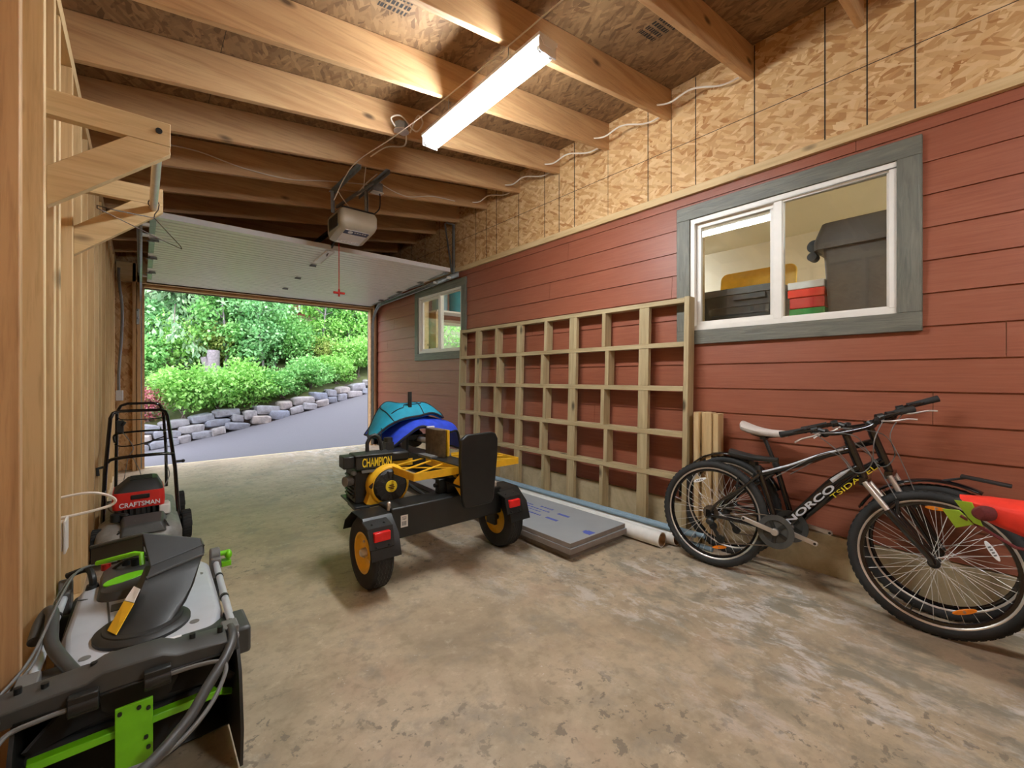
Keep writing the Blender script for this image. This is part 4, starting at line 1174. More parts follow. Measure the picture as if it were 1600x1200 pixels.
# ------------------------------------------------------------------ swim vests draped over the splitter
def vest(name, label, ctrl, thick, mat, extra=None):
    """ctrl: grid rows of surface points (front to back), lofted to a padded panel"""
    nx, ny = 34, 18
    G = np.array(ctrl, dtype=float)
    def cr(P, t):
        n = len(P) - 1; s_ = min(int(t * n), n - 1); u = t * n - s_
        p1, p2 = P[s_], P[s_ + 1]; p0 = P[max(0, s_ - 1)]; p3 = P[min(n, s_ + 2)]
        return 0.5 * (2 * p1 + (p2 - p0) * u + (2 * p0 - 5 * p1 + 4 * p2 - p3) * u * u + (3 * p1 - p0 - 3 * p2 + p3) * u ** 3)
    S = np.zeros((ny, nx, 3))
    for j in range(ny):
        row = np.array([cr(G[:, k], j / (ny - 1)) for k in range(G.shape[1])])
        for i in range(nx): S[j, i] = cr(row, i / (nx - 1))
    mb = MB()
    top = [[tuple(S[j, i]) for i in range(nx)] for j in range(ny)]
    vs = []
    for lay in (0, 1):
        for j in range(ny):
            for i in range(nx):
                e = min(i, nx - 1 - i, j * 1.6, (ny - 1 - j) * 1.6)
                t = thick * (1 - math.exp(-e / 1.3))
                p = S[j, i].copy(); p[2] += 0 if lay == 0 else -t
                vs.append(tuple(p))
    N = nx * ny; fs = []
    for j in range(ny - 1):
        for i in range(nx - 1):
            a = j * nx + i; fs.append((a, a + 1, a + nx + 1, a + nx)); fs.append((N + a, N + a + nx, N + a + nx + 1, N + a + 1))
    mb.add(vs, fs)
    r_ = root(name, label, 'swim vest', tuple(S[ny // 2, nx // 2]))
    mb.build('padded_panel', mat, r_, world=True, angle=80)
    mb = MB()
    edge = [S[0, i] for i in range(nx)] + [S[j, nx - 1] for j in range(1, ny)] + [S[ny - 1, i] for i in range(nx - 2, -1, -1)] + [S[j, 0] for j in range(ny - 2, 0, -1)]
    mb.tube([(p[0], p[1], p[2] - 0.004) for p in edge], 0.009, 6, closed=True)
    mb.build('binding', 'black_cloth', r_, world=True)
    return r_, S
r_, S = vest('swim_vest', 'teal padded swim vest draped on top of the splitter cylinder',
    [[(1.28, 3.02, 0.79), (1.38, 3.00, 0.87), (1.50, 2.99, 0.915), (1.62, 2.98, 0.93), (1.74, 2.99, 0.945), (1.86, 3.03, 0.90)],
     [(1.28, 3.13, 0.78), (1.38, 3.12, 0.91), (1.49, 3.11, 1.00), (1.62, 3.10, 1.015), (1.76, 3.12, 1.01), (1.90, 3.16, 0.93)],
     [(1.35, 3.30, 0.80), (1.43, 3.32, 0.93), (1.53, 3.33, 1.01), (1.64, 3.34, 1.0), (1.77, 3.33, 1.0), (1.93, 3.34, 0.91)],
     [(1.43, 3.46, 0.82), (1.50, 3.48, 0.94), (1.58, 3.5, 1.01), (1.68, 3.5, 1.0), (1.80, 3.5, 0.97), (1.94, 3.48, 0.89)]], 0.045, 'teal_cloth')
mb = MB()
for i in (9, 22): mb.tube([tuple(S[j, i] + np.array((0, 0, 0.002))) for j in range(0, 18)], 0.004, 5)
mb.tube([tuple(S[3 + (i // 8), i] + np.array((0, 0, 0.002))) for i in range(10, 32)], 0.004, 5)
mb.build('seam', 'black_cloth', r_, world=True)
r_, S = vest('swim_vest', 'royal blue padded swim vest with white buckle, draped beneath the teal one',
    [[(1.38, 2.93, 0.72), (1.48, 2.90, 0.80), (1.58, 2.88, 0.86), (1.70, 2.86, 0.83), (1.82, 2.87, 0.80), (1.93, 2.93, 0.79), (1.99, 2.97, 0.66)],
     [(1.38, 3.0, 0.74), (1.48, 2.98, 0.84), (1.60, 2.97, 0.895), (1.72, 2.96, 0.885), (1.84, 2.97, 0.87), (1.97, 3.02, 0.82), (2.03, 3.04, 0.63)],
     [(1.38, 3.25, 0.76), (1.48, 3.26, 0.86), (1.60, 3.27, 0.93), (1.72, 3.27, 0.93), (1.86, 3.27, 0.89), (2.00, 3.27, 0.83), (2.06, 3.27, 0.63)],
     [(1.38, 3.45, 0.76), (1.48, 3.48, 0.86), (1.60, 3.5, 0.92), (1.72, 3.5, 0.92), (1.86, 3.5, 0.88), (2.01, 3.5, 0.81), (2.07, 3.48, 0.63)]], 0.035, 'blue_cloth')
mb = MB(); p = S[0, 14]; mb.box(p[0] - 0.03, p[0] + 0.03, p[1] - 0.022, p[1] - 0.004, p[2] - 0.012, p[2] + 0.008); mb.box(p[0] - 0.018, p[0] + 0.018, p[1] - 0.024, p[1] - 0.006, p[2] - 0.05, p[2] - 0.01)
mb.build('buckle', 'white_print', r_, world=True, bevel=0.003)
# ------------------------------------------------------------------ bicycles leaning along the red wall
def bike(rear, front, lean, label, P):
    d = Vector((front[0] - rear[0], front[1] - rear[1], 0)); WB = d.length; d.normalize()
    T = frame_T((rear[0], rear[1], 0), d, Vector((0, 0, 1)).cross(d)) @ Matrix.Rotation(-lean, 4, 'X')
    b = root('bicycle', label, 'bicycle', T=T, group='bicycles along the red wall')
    R = 0.335
    HT, HB = Vector(P['head_top']), Vector(P['head_bottom'])     # head tube ends
    BB = Vector(P['bb']); ST = Vector(P['seat_top']); RH = Vector((0, 0, R)); FH = Vector((WB, 0, R))
    fm = P['frame']
    def wheel(c, drive, P):
        Tw = Matrix.Translation(c) @ Matrix.Rotation(PI / 2, 4, 'X')
        mb = MB(); Rt = R - 0.024
        mb.tube([Tw @ Vector((Rt * math.cos(a), Rt * math.sin(a), 0)) for a in [2 * PI * k / 64 for k in range(64)]], 0.024, 12, closed=True)
        for k in range(64):                                    # tread blocks
            a = 2 * PI * k / 64
            for z in (-0.011, 0.0, 0.011):
                aa = a + (0.02 if z == 0 else 0)
                p = Vector((math.cos(aa), math.sin(aa), 0))
                q = Tw @ (p * (R - 0.0005 - (0.003 if z else 0)) + Vector((0, 0, z)))
                m_ = Matrix.Translation(q) @ Tw.to_3x3().to_4x4() @ Matrix.Rotation(aa, 4, 'Z')
                mb.box(-0.002, 0.002, -0.008, 0.008, -0.0045, 0.0045, m_)
        w = mb.build('front_wheel' if c.x > 0.5 else 'rear_wheel', 'rubber', b)
        mb = MB(); mb.lathe([(0.268, -0.009), (0.282, -0.0115), (0.296, -0.011), (0.296, 0.011), (0.282, 0.0115), (0.268, 0.009), (0.264, 0.0), (0.268, -0.009)], 64, Tw)
        mb.build('rim', 'black_gloss', w)
        mb = MB(); mb.lathe([(0.281, -0.0122), (0.293, -0.0125), (0.294, -0.010)], 64, Tw); mb.lathe([(0.281, 0.0122), (0.293, 0.0125), (0.294, 0.010)], 64, Tw)
        mb.build('brake_track', 'alu', w, solid=0.0006)
        mb = MB()
        for k in range(32):
            a = 2 * PI * k / 32; sd = 1 if k % 2 else -1; sw = 1 if (k // 2) % 2 else -1
            ha = a + sw * 0.95
            p0 = Tw @ Vector((0.020 * math.cos(ha), 0.020 * math.sin(ha), sd * 0.027)); p1 = Tw @ Vector((0.270 * math.cos(a), 0.270 * math.sin(a), 0))
            mb.tube([p0, p1], 0.0011, 4, caps=False)
        mb.build('spokes', 'spoke', w)
        mb = MB(); mb.lathe([(0, -0.05), (0.009, -0.05), (0.012, -0.034), (0.024, -0.03), (0.024, -0.025), (0.014, -0.018), (0.014, 0.018), (0.024, 0.025), (0.024, 0.03), (0.012, 0.034), (0.009, 0.05), (0, 0.05)], 18, Tw)
        mb.build('hub', 'black_metal', w)
        for (ang, mat_, nm) in P['reflectors_front' if c.x > 0.5 else 'reflectors_rear']:
            mb = MB(); m_ = Tw @ Matrix.Rotation(ang, 4, 'Z') @ Matrix.Translation((0.215, 0, 0))
            pts = []
            for k in range(20):
                a = 2 * PI * k / 20; pts.append((0.011 * math.sin(a), 0.045 * math.cos(a)))
            mb.prism(pts, 0.012, m_ @ Matrix.Translation((0, 0, 0.002)))
            rf = mb.build('reflector', mat_, w, bevel=0.002)
            if mat_ == 'orange_lens':
                mb = MB(); mb.lathe([(0, 0.016), (0.006, 0.016), (0.006, 0.012)], 12, m_); mb.build('reflector_clip', 'black_metal' if P['rim'] != 'alu' else 'rusty' if False else 'cardboard', w)
            else:
                mb = MB()
                for k in range(4): mb.box(-0.005, 0.005, -0.022 + k * 0.012, -0.015 + k * 0.012, 0.014, 0.0146, m_)
                mb.build('reflector_print', 'mid_grey_plastic', w)
        mb = MB(); a = 4.4; mb.tube([Tw @ Vector((0.27 * math.cos(a), 0.27 * math.sin(a), 0)), Tw @ Vector((0.23 * math.cos(a), 0.23 * math.sin(a), 0))], 0.003, 6); mb.build('valve', 'black_metal', w)
        return w
    rw = wheel(RH, True, P); fw = wheel(FH, False, P)
    # frame
    mb = MB()
    mb.tube([HB - (HT - HB).normalized() * 0.012, HT + (HT - HB).normalized() * 0.012], 0.021, 14)
    ttj = ST + (BB - ST) * P.get('tt_join', 0.12)
    hu = HB + (HT - HB) * 0.80; hl = HB + (HT - HB) * 0.18
    mb.tube(smooth_path([ttj, ttj.lerp(hu, 0.35) + Vector((0, 0, -0.004)), ttj.lerp(hu, 0.7) + Vector((0, 0, 0.008)), hu], 6), 0.0175, 12)
    mid = BB.lerp(hl, 0.72) + Vector((-0.006, 0, 0.03))
    mb.tube(smooth_path([BB, BB.lerp(hl, 0.36) + Vector((-0.004, 0, 0.014)), mid, hl], 6), 0.0235, 14)
    mb.tube([BB, ST], 0.0165, 12)
    mb.cyl(BB + Vector((0, -0.036, 0)), BB + Vector((0, 0.036, 0)), 0.021, n=16)
    mb.build('frame', fm, b)
    mb = MB()
    for s_ in (-1, 1):
        e = RH + Vector((0.0, s_ * 0.062, 0))
        mb.tube(smooth_path([ttj + Vector((0.0, s_ * 0.016, -0.005)), ttj.lerp(e, 0.30) + Vector((0, s_ * 0.02, -0.005)), ttj.lerp(e, 0.8) + Vector((0, 0, 0.022)), e + Vector((0.01, 0, 0.015))]), 0.0085, 8)
        mb.tube(smooth_path([BB + Vector((-0.01, s_ * 0.028, 0)), BB.lerp(e, 0.3) + Vector((0, s_ * 0.022, 0)), e + Vector((0.02, 0, -0.008))]), 0.0095, 8)
        mb.cbox(e + Vector((0.008, 0, 0)), (0.05, 0.006, 0.045))
    mb.build('rear_stays', fm, b)
    if P.get('stripe'):
        mb = MB(); pts = [Vector(p) for p in smooth_path([ttj, ttj.lerp(hu, 0.35) + Vector((0, 0, -0.004)), ttj.lerp(hu, 0.7) + Vector((0, 0, 0.008)), hu], 6)]
        mb.tube([p + Vector((0, -0.0125, 0.008)) for p in pts[1:-2]], 0.0065, 8); mb.build('stripe', 'silver_print', b)
        mb = MB(); q0 = BB.lerp(hl, 0.70) + Vector((-0.006, -0.018, 0.036)); q1 = BB.lerp(hl, 0.93) + Vector((-0.004, -0.016, 0.020))
        mb.tube([q0, q0.lerp(q1, 0.5) + Vector((0, 0, 0.003)), q1], [0.0125, 0.011, 0.006], 8); mb.build('grey_panel', 'light_grey_plastic', b)
    # lettering along the down tube, on the side facing away from the wall
    t_, w_, h_, a_, mat_, off = P['text']
    q0 = BB.lerp(hl, a_[0]); q1 = BB.lerp(hl, a_[1]); dv = (q1 - q0)
    ydir = Vector((0, -1, 0)).cross(dv).normalized()
    if ydir.z < 0: ydir = -ydir
    o0 = q0 + Vector((0, -0.0245, 0)) - ydir * (h_ / 2) + ydir * off
    # reads upward from the bottom bracket to the head tube when seen from the right side
    xd = dv.normalized()
    text_mesh(t_, 'lettering', mat_, b, frame_T(o0, xd, ydir) if True else None, dv.length, h_, 0.0008, bold=0.03 if mat_ == 'silver_print' else 0.0)
    # fork
    ax = (HT - HB).normalized()
    crown = HB - ax * 0.045
    mb = MB(); mb.tube([HB, crown], 0.019, 12); mb.beam(crown + Vector((0, -0.062, 0)), crown + Vector((0, 0.062, 0)), 0.034, 0.038)
    lower_top = {}
    for s_ in (-1, 1):
        p0 = crown + Vector((0.004, s_ * 0.058, 0)); e = FH + Vector((0, s_ * 0.058, 0))
        mid_ = p0.lerp(e, 0.36); lower_top[s_] = mid_
        mb.tube([mid_, p0.lerp(e, 0.42), e + Vector((-0.006, 0, 0.02)), e], [0.0195, 0.0205, 0.015, 0.012], 12)
    mb.tube(smooth_path([lower_top[-1], (lower_top[-1] + lower_top[1]) / 2 + Vector((0.03, 0, 0.045)), lower_top[1]]), 0.012, 8)
    fk = mb.build('fork', 'black_gloss', b)
    mb = MB()
    for s_ in (-1, 1): mb.cyl(crown + Vector((0.004, s_ * 0.058, 0)), lower_top[s_], 0.0135, n=12)
    mb.build('stanchions', 'alu' if P['rim'] == 'alu' else 'black_gloss', fk)
    for (nm, pos, sgn) in (('front_brake', lower_top[-1].lerp(lower_top[1], 0.5) + Vector((0.03, 0, 0.0)), 1), ('rear_brake', ttj.lerp(RH, 0.42) + Vector((-0.005, 0, 0.035)), -1)):
        mb = MB()
        for s_ in (-1, 1): mb.tube([pos + Vector((0, s_ * 0.032, -0.03)), pos + Vector((0.004, s_ * 0.03, 0.045)), pos + Vector((0, s_ * 0.006, 0.055))], 0.007, 8); mb.cbox(pos + Vector((-0.012 * sgn, s_ * 0.026, -0.005)), (0.05, 0.01, 0.012))
        mb.build(nm, 'black_metal', b)
    # stem, handlebar turned parallel to the frame
    top = HT + ax * 0.05
    th = P['turn']
    Rt_ = Matrix.Rotation(th, 4, ax)
    def hb(p): return top + ax * 0.02 + (Rt_ @ Vector(p))
    mb = MB(); mb.tube([HT, top + ax * 0.03], 0.0185, 12); mb.tube([hb((0, 0, -0.005)), hb((0.065, 0, 0.012))], 0.017, 10)
    st = mb.build('stem', 'black_gloss', b)
    mb = MB(); L = P['bar']
    bar = [(0.03, -L, 0.055), (0.045, -L * 0.5, 0.05), (0.062, -0.10, 0.02), (0.066, 0, 0.012), (0.062, 0.10, 0.02), (0.045, L * 0.5, 0.05), (0.03, L, 0.055)]
    mb.tube(smooth_path([hb(p) for p in bar], 5), 0.0125, 10)
    hbr = mb.build('handlebar', 'black_gloss', b)
    for s_ in (-1, 1):
        g0, g1 = Vector((0.0345, s_ * (L - 0.125), 0.0535)), Vector((0.0298, s_ * (L + 0.004), 0.055))
        mb = MB(); mb.tube([hb(g0), hb(g0.lerp(g1, 0.08)), hb(g0.lerp(g1, 0.5)), hb(g1)], [0.0175, 0.0155, 0.0155, 0.0175], 12); mb.build('grip', 'rubber', hbr)
        mb = MB(); k0 = Vector((0.038, s_ * (L - 0.16), 0.05)); mb.tube([hb(k0 + Vector((0, -0.016, 0))), hb(k0 + Vector((0, 0.016, 0)))], 0.019, 10); mb.tube([hb(k0 + Vector((0.02, -s_ * 0.02, 0))), hb(k0 + Vector((0.045, -s_ * 0.04, -0.012)))], 0.012, 8)
        mb.cyl(hb(k0 + Vector((0.0, -s_ * 0.05, -0.02))), hb(k0 + Vector((0.02, -s_ * 0.05, -0.035))), 0.022, n=14)
        mb.tube([hb(k0 + Vector((0, -s_ * 0.05, -0.03))), hb(k0 + Vector((-0.03, -s_ * 0.035, -0.055)))], 0.005, 6)
        mb.build('brake_mount', 'black_metal', hbr)
        mb = MB(); mb.tube(smooth_path([hb(k0 + Vector((0.04, -s_ * 0.015, -0.012))), hb(k0 + Vector((0.062, s_ * 0.03, -0.018))), hb(k0 + Vector((0.062, s_ * 0.09, -0.022))), hb(k0 + Vector((0.075, s_ * 0.125, -0.03)))]), 0.0048, 8); mb.build('brake_lever', 'alu' if P['lever'] == 'alu' else 'black_metal', hbr)
    mb = MB()
    f1 = lower_top[-1] + Vector((0.03, 0.03, 0.06))
    mb.tube(smooth_path([hb((0.07, -L * 0.55, 0.04)), hb((0.16, -0.04, 0.02)), HT + Vector((0.08, -0.05, -0.02)), f1]), 0.0026, 6)
    mb.tube(smooth_path([hb((0.07, L * 0.5, 0.04)), hb((0.18, 0.05, -0.02)), HT + Vector((0.10, -0.05, -0.10)), HB + Vector((-0.02, -0.05, 0.0)), hu + Vector((-0.10, -0.02, -0.03)), ttj + Vector((0.08, -0.02, -0.01))]), 0.0026, 6)
    mb.tube(smooth_path([hb((0.05, -L * 0.5, 0.03)), hb((0.10, -0.1, -0.06)), HT + Vector((0.03, -0.06, -0.14)), hl + Vector((-0.05, -0.03, 0.0))]), 0.0026, 6)
    mb.build('cables', 'mid_grey_plastic' if P['lever'] == 'alu' else 'black_plastic', b)
    # seat post and saddle
    SD = Vector(P['saddle']); sax = (ST - BB).normalized()
    mb = MB(); mb.tube([ST - sax * 0.02, Vector((SD.x + 0.0, 0, SD.z - 0.045))], 0.0125, 12); mb.cyl(ST - sax * 0.015, ST + sax * 0.012, 0.0195, n=14); mb.tube([(SD.x - 0.08, 0, SD.z - 0.03), (SD.x, 0.02, SD.z - 0.045), (SD.x + 0.09, 0, SD.z - 0.03)], 0.004, 6); mb.tube([(SD.x - 0.08, 0, SD.z - 0.03), (SD.x, -0.02, SD.z - 0.045), (SD.x + 0.09, 0, SD.z - 0.03)], 0.004, 6); mb.cbox((SD.x, 0, SD.z - 0.045), (0.035, 0.05, 0.022))
    mb.build('seat_post', 'black_metal', b)
    mb = MB(); rings = []
    for k in range(15):
        t = k / 14; x = SD.x - 0.135 + 0.27 * t
        w = 0.074 * (1 - t) ** 1.2 + 0.019 if t > 0.12 else 0.05 + 0.035 * math.sin(t / 0.12 * PI / 2)
        if t > 0.94: w *= 0.72
        z = SD.z + P['saddle_curve'] * ((1 - t) ** 3) - 0.006 * math.sin(PI * t) - 0.006 * t
        hh = P.get('saddle_thick', 0.026) + 0.016 * (1 - t)
        rings.append([(x, w * math.cos(a), z + (hh * 0.5 * math.sin(a) if a < PI else hh * 1.0 * math.sin(a) * (abs(math.cos(a)) ** 0.5 if True else 1))) for a in [2 * PI * q / 16 for q in range(16)]])
    mb.loft(rings, angle if False else True, True)
    sdl = mb.build('saddle', P['saddle_mat'], b)
    # drivetrain
    Tc = Matrix.Translation(BB + Vector((0, -0.052, 0))) @ Matrix.Rotation(PI / 2, 4, 'X')
    mb = MB()
    n = 42; prof = []
    for k in range(n * 2):
        a = 2 * PI * k / (n * 2); prof.append(((0.086 if k % 2 else 0.0815) * math.cos(a), (0.086 if k % 2 else 0.0815) * math.sin(a)))
    mb.prism(prof, 0.003, Tc); mb.lathe([(0.088, 0.003), (0.096, 0.003), (0.096, 0.007), (0.066, 0.009), (0.064, 0.003)], 44, Tc)
    mb.lathe([(0.0, 0.012), (0.022, 0.012), (0.026, -0.01), (0.0, -0.01)], 18, Tc)
    ck = mb.build('chainring', 'dark_grey_plastic', b)
    mb = MB()
    for k in range(5):
        a = P['crank'] + 0.4 + 2 * PI * k / 5; mb.beam(Tc @ Vector((0, 0, 0.006)), Tc @ Vector((0.068 * math.cos(a), 0.068 * math.sin(a), 0.006)), 0.02, 0.005, up=(0, 1, 0))
    mb.build('spider', 'black_metal', ck)
    for s_ in (-1, 1):
        base = BB + Vector((0, s_ * (0.072 if s_ < 0 else 0.065), 0)); a = P['crank'] + (PI if s_ > 0 else 0)
        end = base + Vector((math.cos(a) * 0.17, s_ * 0.012, math.sin(a) * 0.17))
        mb = MB(); mb.beam(base, end, 0.013, 0.026, up=(-math.sin(a), 0, math.cos(a))); mb.cyl(end + Vector((0, -0.008, 0)), end + Vector((0, 0.008, 0)), 0.0145, n=14); mb.cyl(base + Vector((0, -0.012, 0)), base + Vector((0, 0.012, 0)), 0.02, n=14)
        ca = mb.build('crank_arm', P['crank_mat'], b, bevel=0.003)
        mb = MB(); mb.cyl(end + Vector((0, -0.0085, 0)), end + Vector((0, 0.0085, 0)), 0.0075, n=10); mb.build('pedal_hole', 'black_metal', ca)
    mb = MB()
    for k in range(6):
        r0 = 0.052 - 0.0055 * k; pr_ = [((r0 if q % 2 else r0 - 0.004) * math.cos(2 * PI * q / 36), (r0 if q % 2 else r0 - 0.004) * math.sin(2 * PI * q / 36)) for q in range(36)]
        mb.prism(pr_, 0.002, Matrix.Translation(RH + Vector((0, -0.028 - 0.0045 * k, 0))) @ Matrix.Rotation(PI / 2, 4, 'X'))
    mb.build('cassette', 'rust' if False else 'leather_brown', b)
    mb = MB()
    j0 = RH + Vector((0.028, -0.05, -0.075)); j1 = RH + Vector((0.075, -0.05, -0.145))
    mb.cyl(j0 + Vector((0, -0.006, 0)), j0 + Vector((0, 0.006, 0)), 0.024, n=14); mb.cyl(j1 + Vector((0, -0.006, 0)), j1 + Vector((0, 0.006, 0)), 0.026, n=14)
    mb.beam(j0 + Vector((0, -0.01, 0)), j1 + Vector((0, -0.01, 0)), 0.004, 0.022); mb.beam(RH + Vector((0.005, -0.055, -0.02)), j0 + Vector((0, -0.012, 0)), 0.02, 0.03); mb.ball(RH + Vector((0.01, -0.065, -0.05)), (0.026, 0.014, 0.022))
    mb.build('derailleur', 'black_metal', b)
    mb = MB()
    rc = 0.034
    mb.tube([BB + Vector((0, -0.05, 0.084)), RH + Vector((0, -0.04, 0.046))], 0.0035, 6); mb.tube([BB + Vector((-0.01, -0.05, -0.084)), j1 + Vector((0.0, 0, -0.026))], 0.0035, 6); mb.tube([j1 + Vector((0.02, 0, 0.016)), j0 + Vector((-0.02, 0, 0.0)), RH + Vector((0.042, -0.04, -0.02))], 0.0035, 6)
    mb.build('chain', 'leather_brown', b)
    if P.get('fenders'):
        for (c, a0, a1, nm) in ((RH, 0.15 * PI, 1.02 * PI, 'rear_fender'), (FH, 0.36 * PI, 0.86 * PI, 'front_fender')):
            mb = MB(); rings = []
            for k in range(25):
                a = a0 + (a1 - a0) * k / 24; r_ = R + 0.016
                ring_ = []
                for q in range(7):
                    u = -1 + q / 3.0
                    rr_ = r_ + 0.012 * (1 - u * u); ring_.append((c.x + rr_ * math.cos(a), u * 0.031, c.z + rr_ * math.sin(a)))
                rings.append(ring_)
            mb.loft(rings, False, False, closed=False); fd = mb.build(nm, 'black_gloss', b, solid=0.003)
            mb = MB(); am = a0 + (a1 - a0) * 0.72
            for s_ in (-1, 1): mb.tube([c + Vector((0, s_ * 0.055, 0)), c + Vector((math.cos(am) * (R + 0.016), s_ * 0.03, math.sin(am) * (R + 0.016)))], 0.0024, 6)
            mb.build('fender_stay', 'spoke', fd)
        mb = MB(); mb.cbox((FH.x + 0.16, 0, R + R + 0.05), (0.17, 0.05, 0.014), (0, 0.12, 0)); mb.beam((FH.x + 0.0, 0, 2 * R + 0.02), (FH.x + 0.1, 0, 2 * R + 0.055), 0.02, 0.01)
        mb.build('front_mudflap', 'black_plastic', b, bevel=0.003)
    return b

PN = dict(frame='black_gloss', head_top=(0.71, 0, 0.865), head_bottom=(0.765, 0, 0.715), bb=(0.385, 0, 0.315), seat_top=(0.262, 0, 0.665), saddle=(0.235, 0, 0.735), saddle_mat='black_plastic', saddle_curve=0.01,
          turn=math.radians(-60), bar=0.32, crank=math.radians(166), crank_mat='alu', rim='alu', lever='alu', stripe=True, tt_join=0.10,
          text=('NORCO', 0.3, 0.034, (0.14, 0.72), 'silver_print', 0.004),
          reflectors_rear=[(math.radians(115), 'white_print', 'w'), (math.radians(-75), 'orange_lens', 'o')], reflectors_front=[(math.radians(30), 'white_print', 'w'), (math.radians(-62), 'orange_lens', 'o')])
bike((2.818, 1.298), (2.853, 0.253), math.radians(6.5), 'black bicycle nearest the camera with white lettering, low black saddle and silver cranks', PN)
PK = dict(frame='black_gloss', head_top=(0.785, 0, 0.90), head_bottom=(0.845, 0, 0.735), bb=(0.40, 0, 0.30), seat_top=(0.295, 0, 0.66), saddle=(0.225, 0, 0.87), saddle_mat='white_saddle', saddle_curve=0.03,
          turn=math.radians(-72), bar=0.31, crank=math.radians(172), crank_mat='alu', rim='alu', lever='alu', stripe=False, tt_join=0.10, fenders=True, saddle_thick=0.036,
          text=('TSIDAVEL', 0.3, 0.026, (0.46, 0.93), 'yellow_bright', 0.0),
          reflectors_rear=[(math.radians(84), 'orange_lens', 'o')], reflectors_front=[(math.radians(92), 'orange_lens', 'o')])
bike((3.105, 1.305), (3.09, 0.255), math.radians(1.0), 'black bicycle against the wall with pale saddle, fenders and yellow lettering', PK)

# ------------------------------------------------------------------ red bag with a lime tab, resting on a bin just out of frame
bag = root('red_bag', 'bright red fabric bag with lime tab and dark mesh window beside the front wheel', 'bag', (2.5, -0.3, 0.56))
mb = MB(); rings = []
for k in range(15):
    t = k / 14; y = 0.135 - 1.15 * t
    hw = 0.03 + 0.10 * min(1, t * 4) ** 0.7; zt = 0.745 + 0.008 * math.sin(t * 9); zb = 0.685 - 0.125 * min(1, t * 2.6) ** 0.8
    zc, hh = (zt + zb) / 2, (zt - zb) / 2
    rings.append([(2.50 + hw * (abs(math.cos(a)) ** 0.6) * (1 if math.cos(a) >= 0 else -1) + 0.01 * math.sin(3 * y * 6), y + 0.012 * math.sin(a), zc + hh * (abs(math.sin(a)) ** 0.7) * (1 if math.sin(a) >= 0 else -1) + 0.004 * math.sin(a * 5 + t * 7)) for a in [2 * PI * q / 22 for q in range(22)]])
mb.loft(rings); mb.build('shell', 'red_cloth', bag, world=True, angle=70)
mb = MB(); rings = []
for (r_, off) in ((1.0, 0.0), (0.85, -0.008), (0.0, -0.010)):
    rings.append([(2.424 - 0.012 + off + (0.032 * (0.105 - (0.075 + 0.035 * r_ * math.cos(a))) / 0.07), 0.075 + 0.036 * r_ * math.cos(a), 0.705 + 0.029 * r_ * math.sin(a)) for a in [2 * PI * q / 24 for q in range(24)]])
mb.loft(rings, False, False); mb.build('mesh_window', 'maroon_mesh', bag, world=True, angle=60)
mb = MB()
def sheet(pts, th=0.004):
    a, b_, c, d = [Vector(p) for p in pts]; nrm = (b_ - a).cross(c - a).normalized() * th
    mb.add([a, b_, c, d, a + nrm, b_ + nrm, c + nrm, d + nrm], [(0, 1, 2, 3), (7, 6, 5, 4), (0, 4, 5, 1), (1, 5, 6, 2), (2, 6, 7, 3), (3, 7, 4, 0)], False)
sheet([(2.445, 0.160, 0.735), (2.425, 0.110, 0.74), (2.415, 0.08, 0.655), (2.435, 0.11, 0.66)])
sheet([(2.455, 0.195, 0.69), (2.435, 0.145, 0.70), (2.425, 0.105, 0.655), (2.445, 0.155, 0.625)])
mb.build('lime_tab', 'lime_dull', bag, world=True, bevel=0.002)
mb = MB(); mb.tube([(2.43, 0.14, 0.68), (2.44, 0.10, 0.655), (2.42, 0.0, 0.60), (2.41, -0.2, 0.59)], 0.006, 6); mb.build('piping', 'maroon_mesh', bag, world=True)
bn = root('storage_bin', 'grey storage bin standing beyond the front wheel under the red bag', 'storage bin', (2.5, -0.55, 0))
mb = MB(); rings = [[(2.5 + sx * w, -0.58 + sy * l, z) for sx, sy in ((-1, -1), (1, -1), (1, 1), (-1, 1))] for w, l, z in ((0.15, 0.30, 0), (0.17, 0.33, 0.51))]
mb.loft(rings, smooth=False); mb.build('tub', 'mid_grey_plastic', bn, world=True, bevel=0.01)
mb = MB(); mb.box(2.5 - 0.18, 2.5 + 0.18, -0.92, -0.24, 0.51, 0.548); mb.build('lid', 'dark_grey_plastic', bn, world=True, bevel=0.012)
# ------------------------------------------------------------------ red lawn mower
mw = root('lawn_mower', 'grey push mower with red engine cover and folding black handle by the stud wall', 'lawn mower', (0.0, 4.2, 0))
def rrect(x0, x1, y0, y1, z, r, n=6):
    pts = []
    for (cx_, cy_, a0) in ((x1 - r, y1 - r, 0), (x0 + r, y1 - r, PI / 2), (x0 + r, y0 + r, PI), (x1 - r, y0 + r, 1.5 * PI)):
        for k in range(n + 1):
            a = a0 + PI / 2 * k / n; pts.append((cx_ + r * math.cos(a), cy_ + r * math.sin(a), z))
    return pts
mb = MB(); mb.loft([rrect(-0.235, 0.22, 3.72, 4.86, 0.075, 0.12), rrect(-0.235, 0.22, 3.72, 4.86, 0.15, 0.12), rrect(-0.22, 0.205, 3.74, 4.84, 0.205, 0.11), rrect(-0.17, 0.155, 3.80, 4.78, 0.235, 0.10)])
mb.build('deck', 'deck_grey', mw, world=True, angle=50)
mb = MB(); mb.loft([[( -0.11, 3.72, 0.19), (0.13, 3.72, 0.19), (0.155, 3.92, 0.19), (-0.12, 3.92, 0.19)], [(-0.09, 3.75, 0.255), (0.105, 3.75, 0.255), (0.12, 3.90, 0.29), (-0.10, 3.90, 0.29)]], smooth=False)
mb.build('front_cover', 'dark_grey_plastic', mw, world=True, bevel=0.012)
mb = MB()
for k in range(5): mb.beam((0.115, 3.76 + k * 0.026, 0.25 - 0.0), (0.145, 3.765 + k * 0.026, 0.205), 0.008, 0.008)
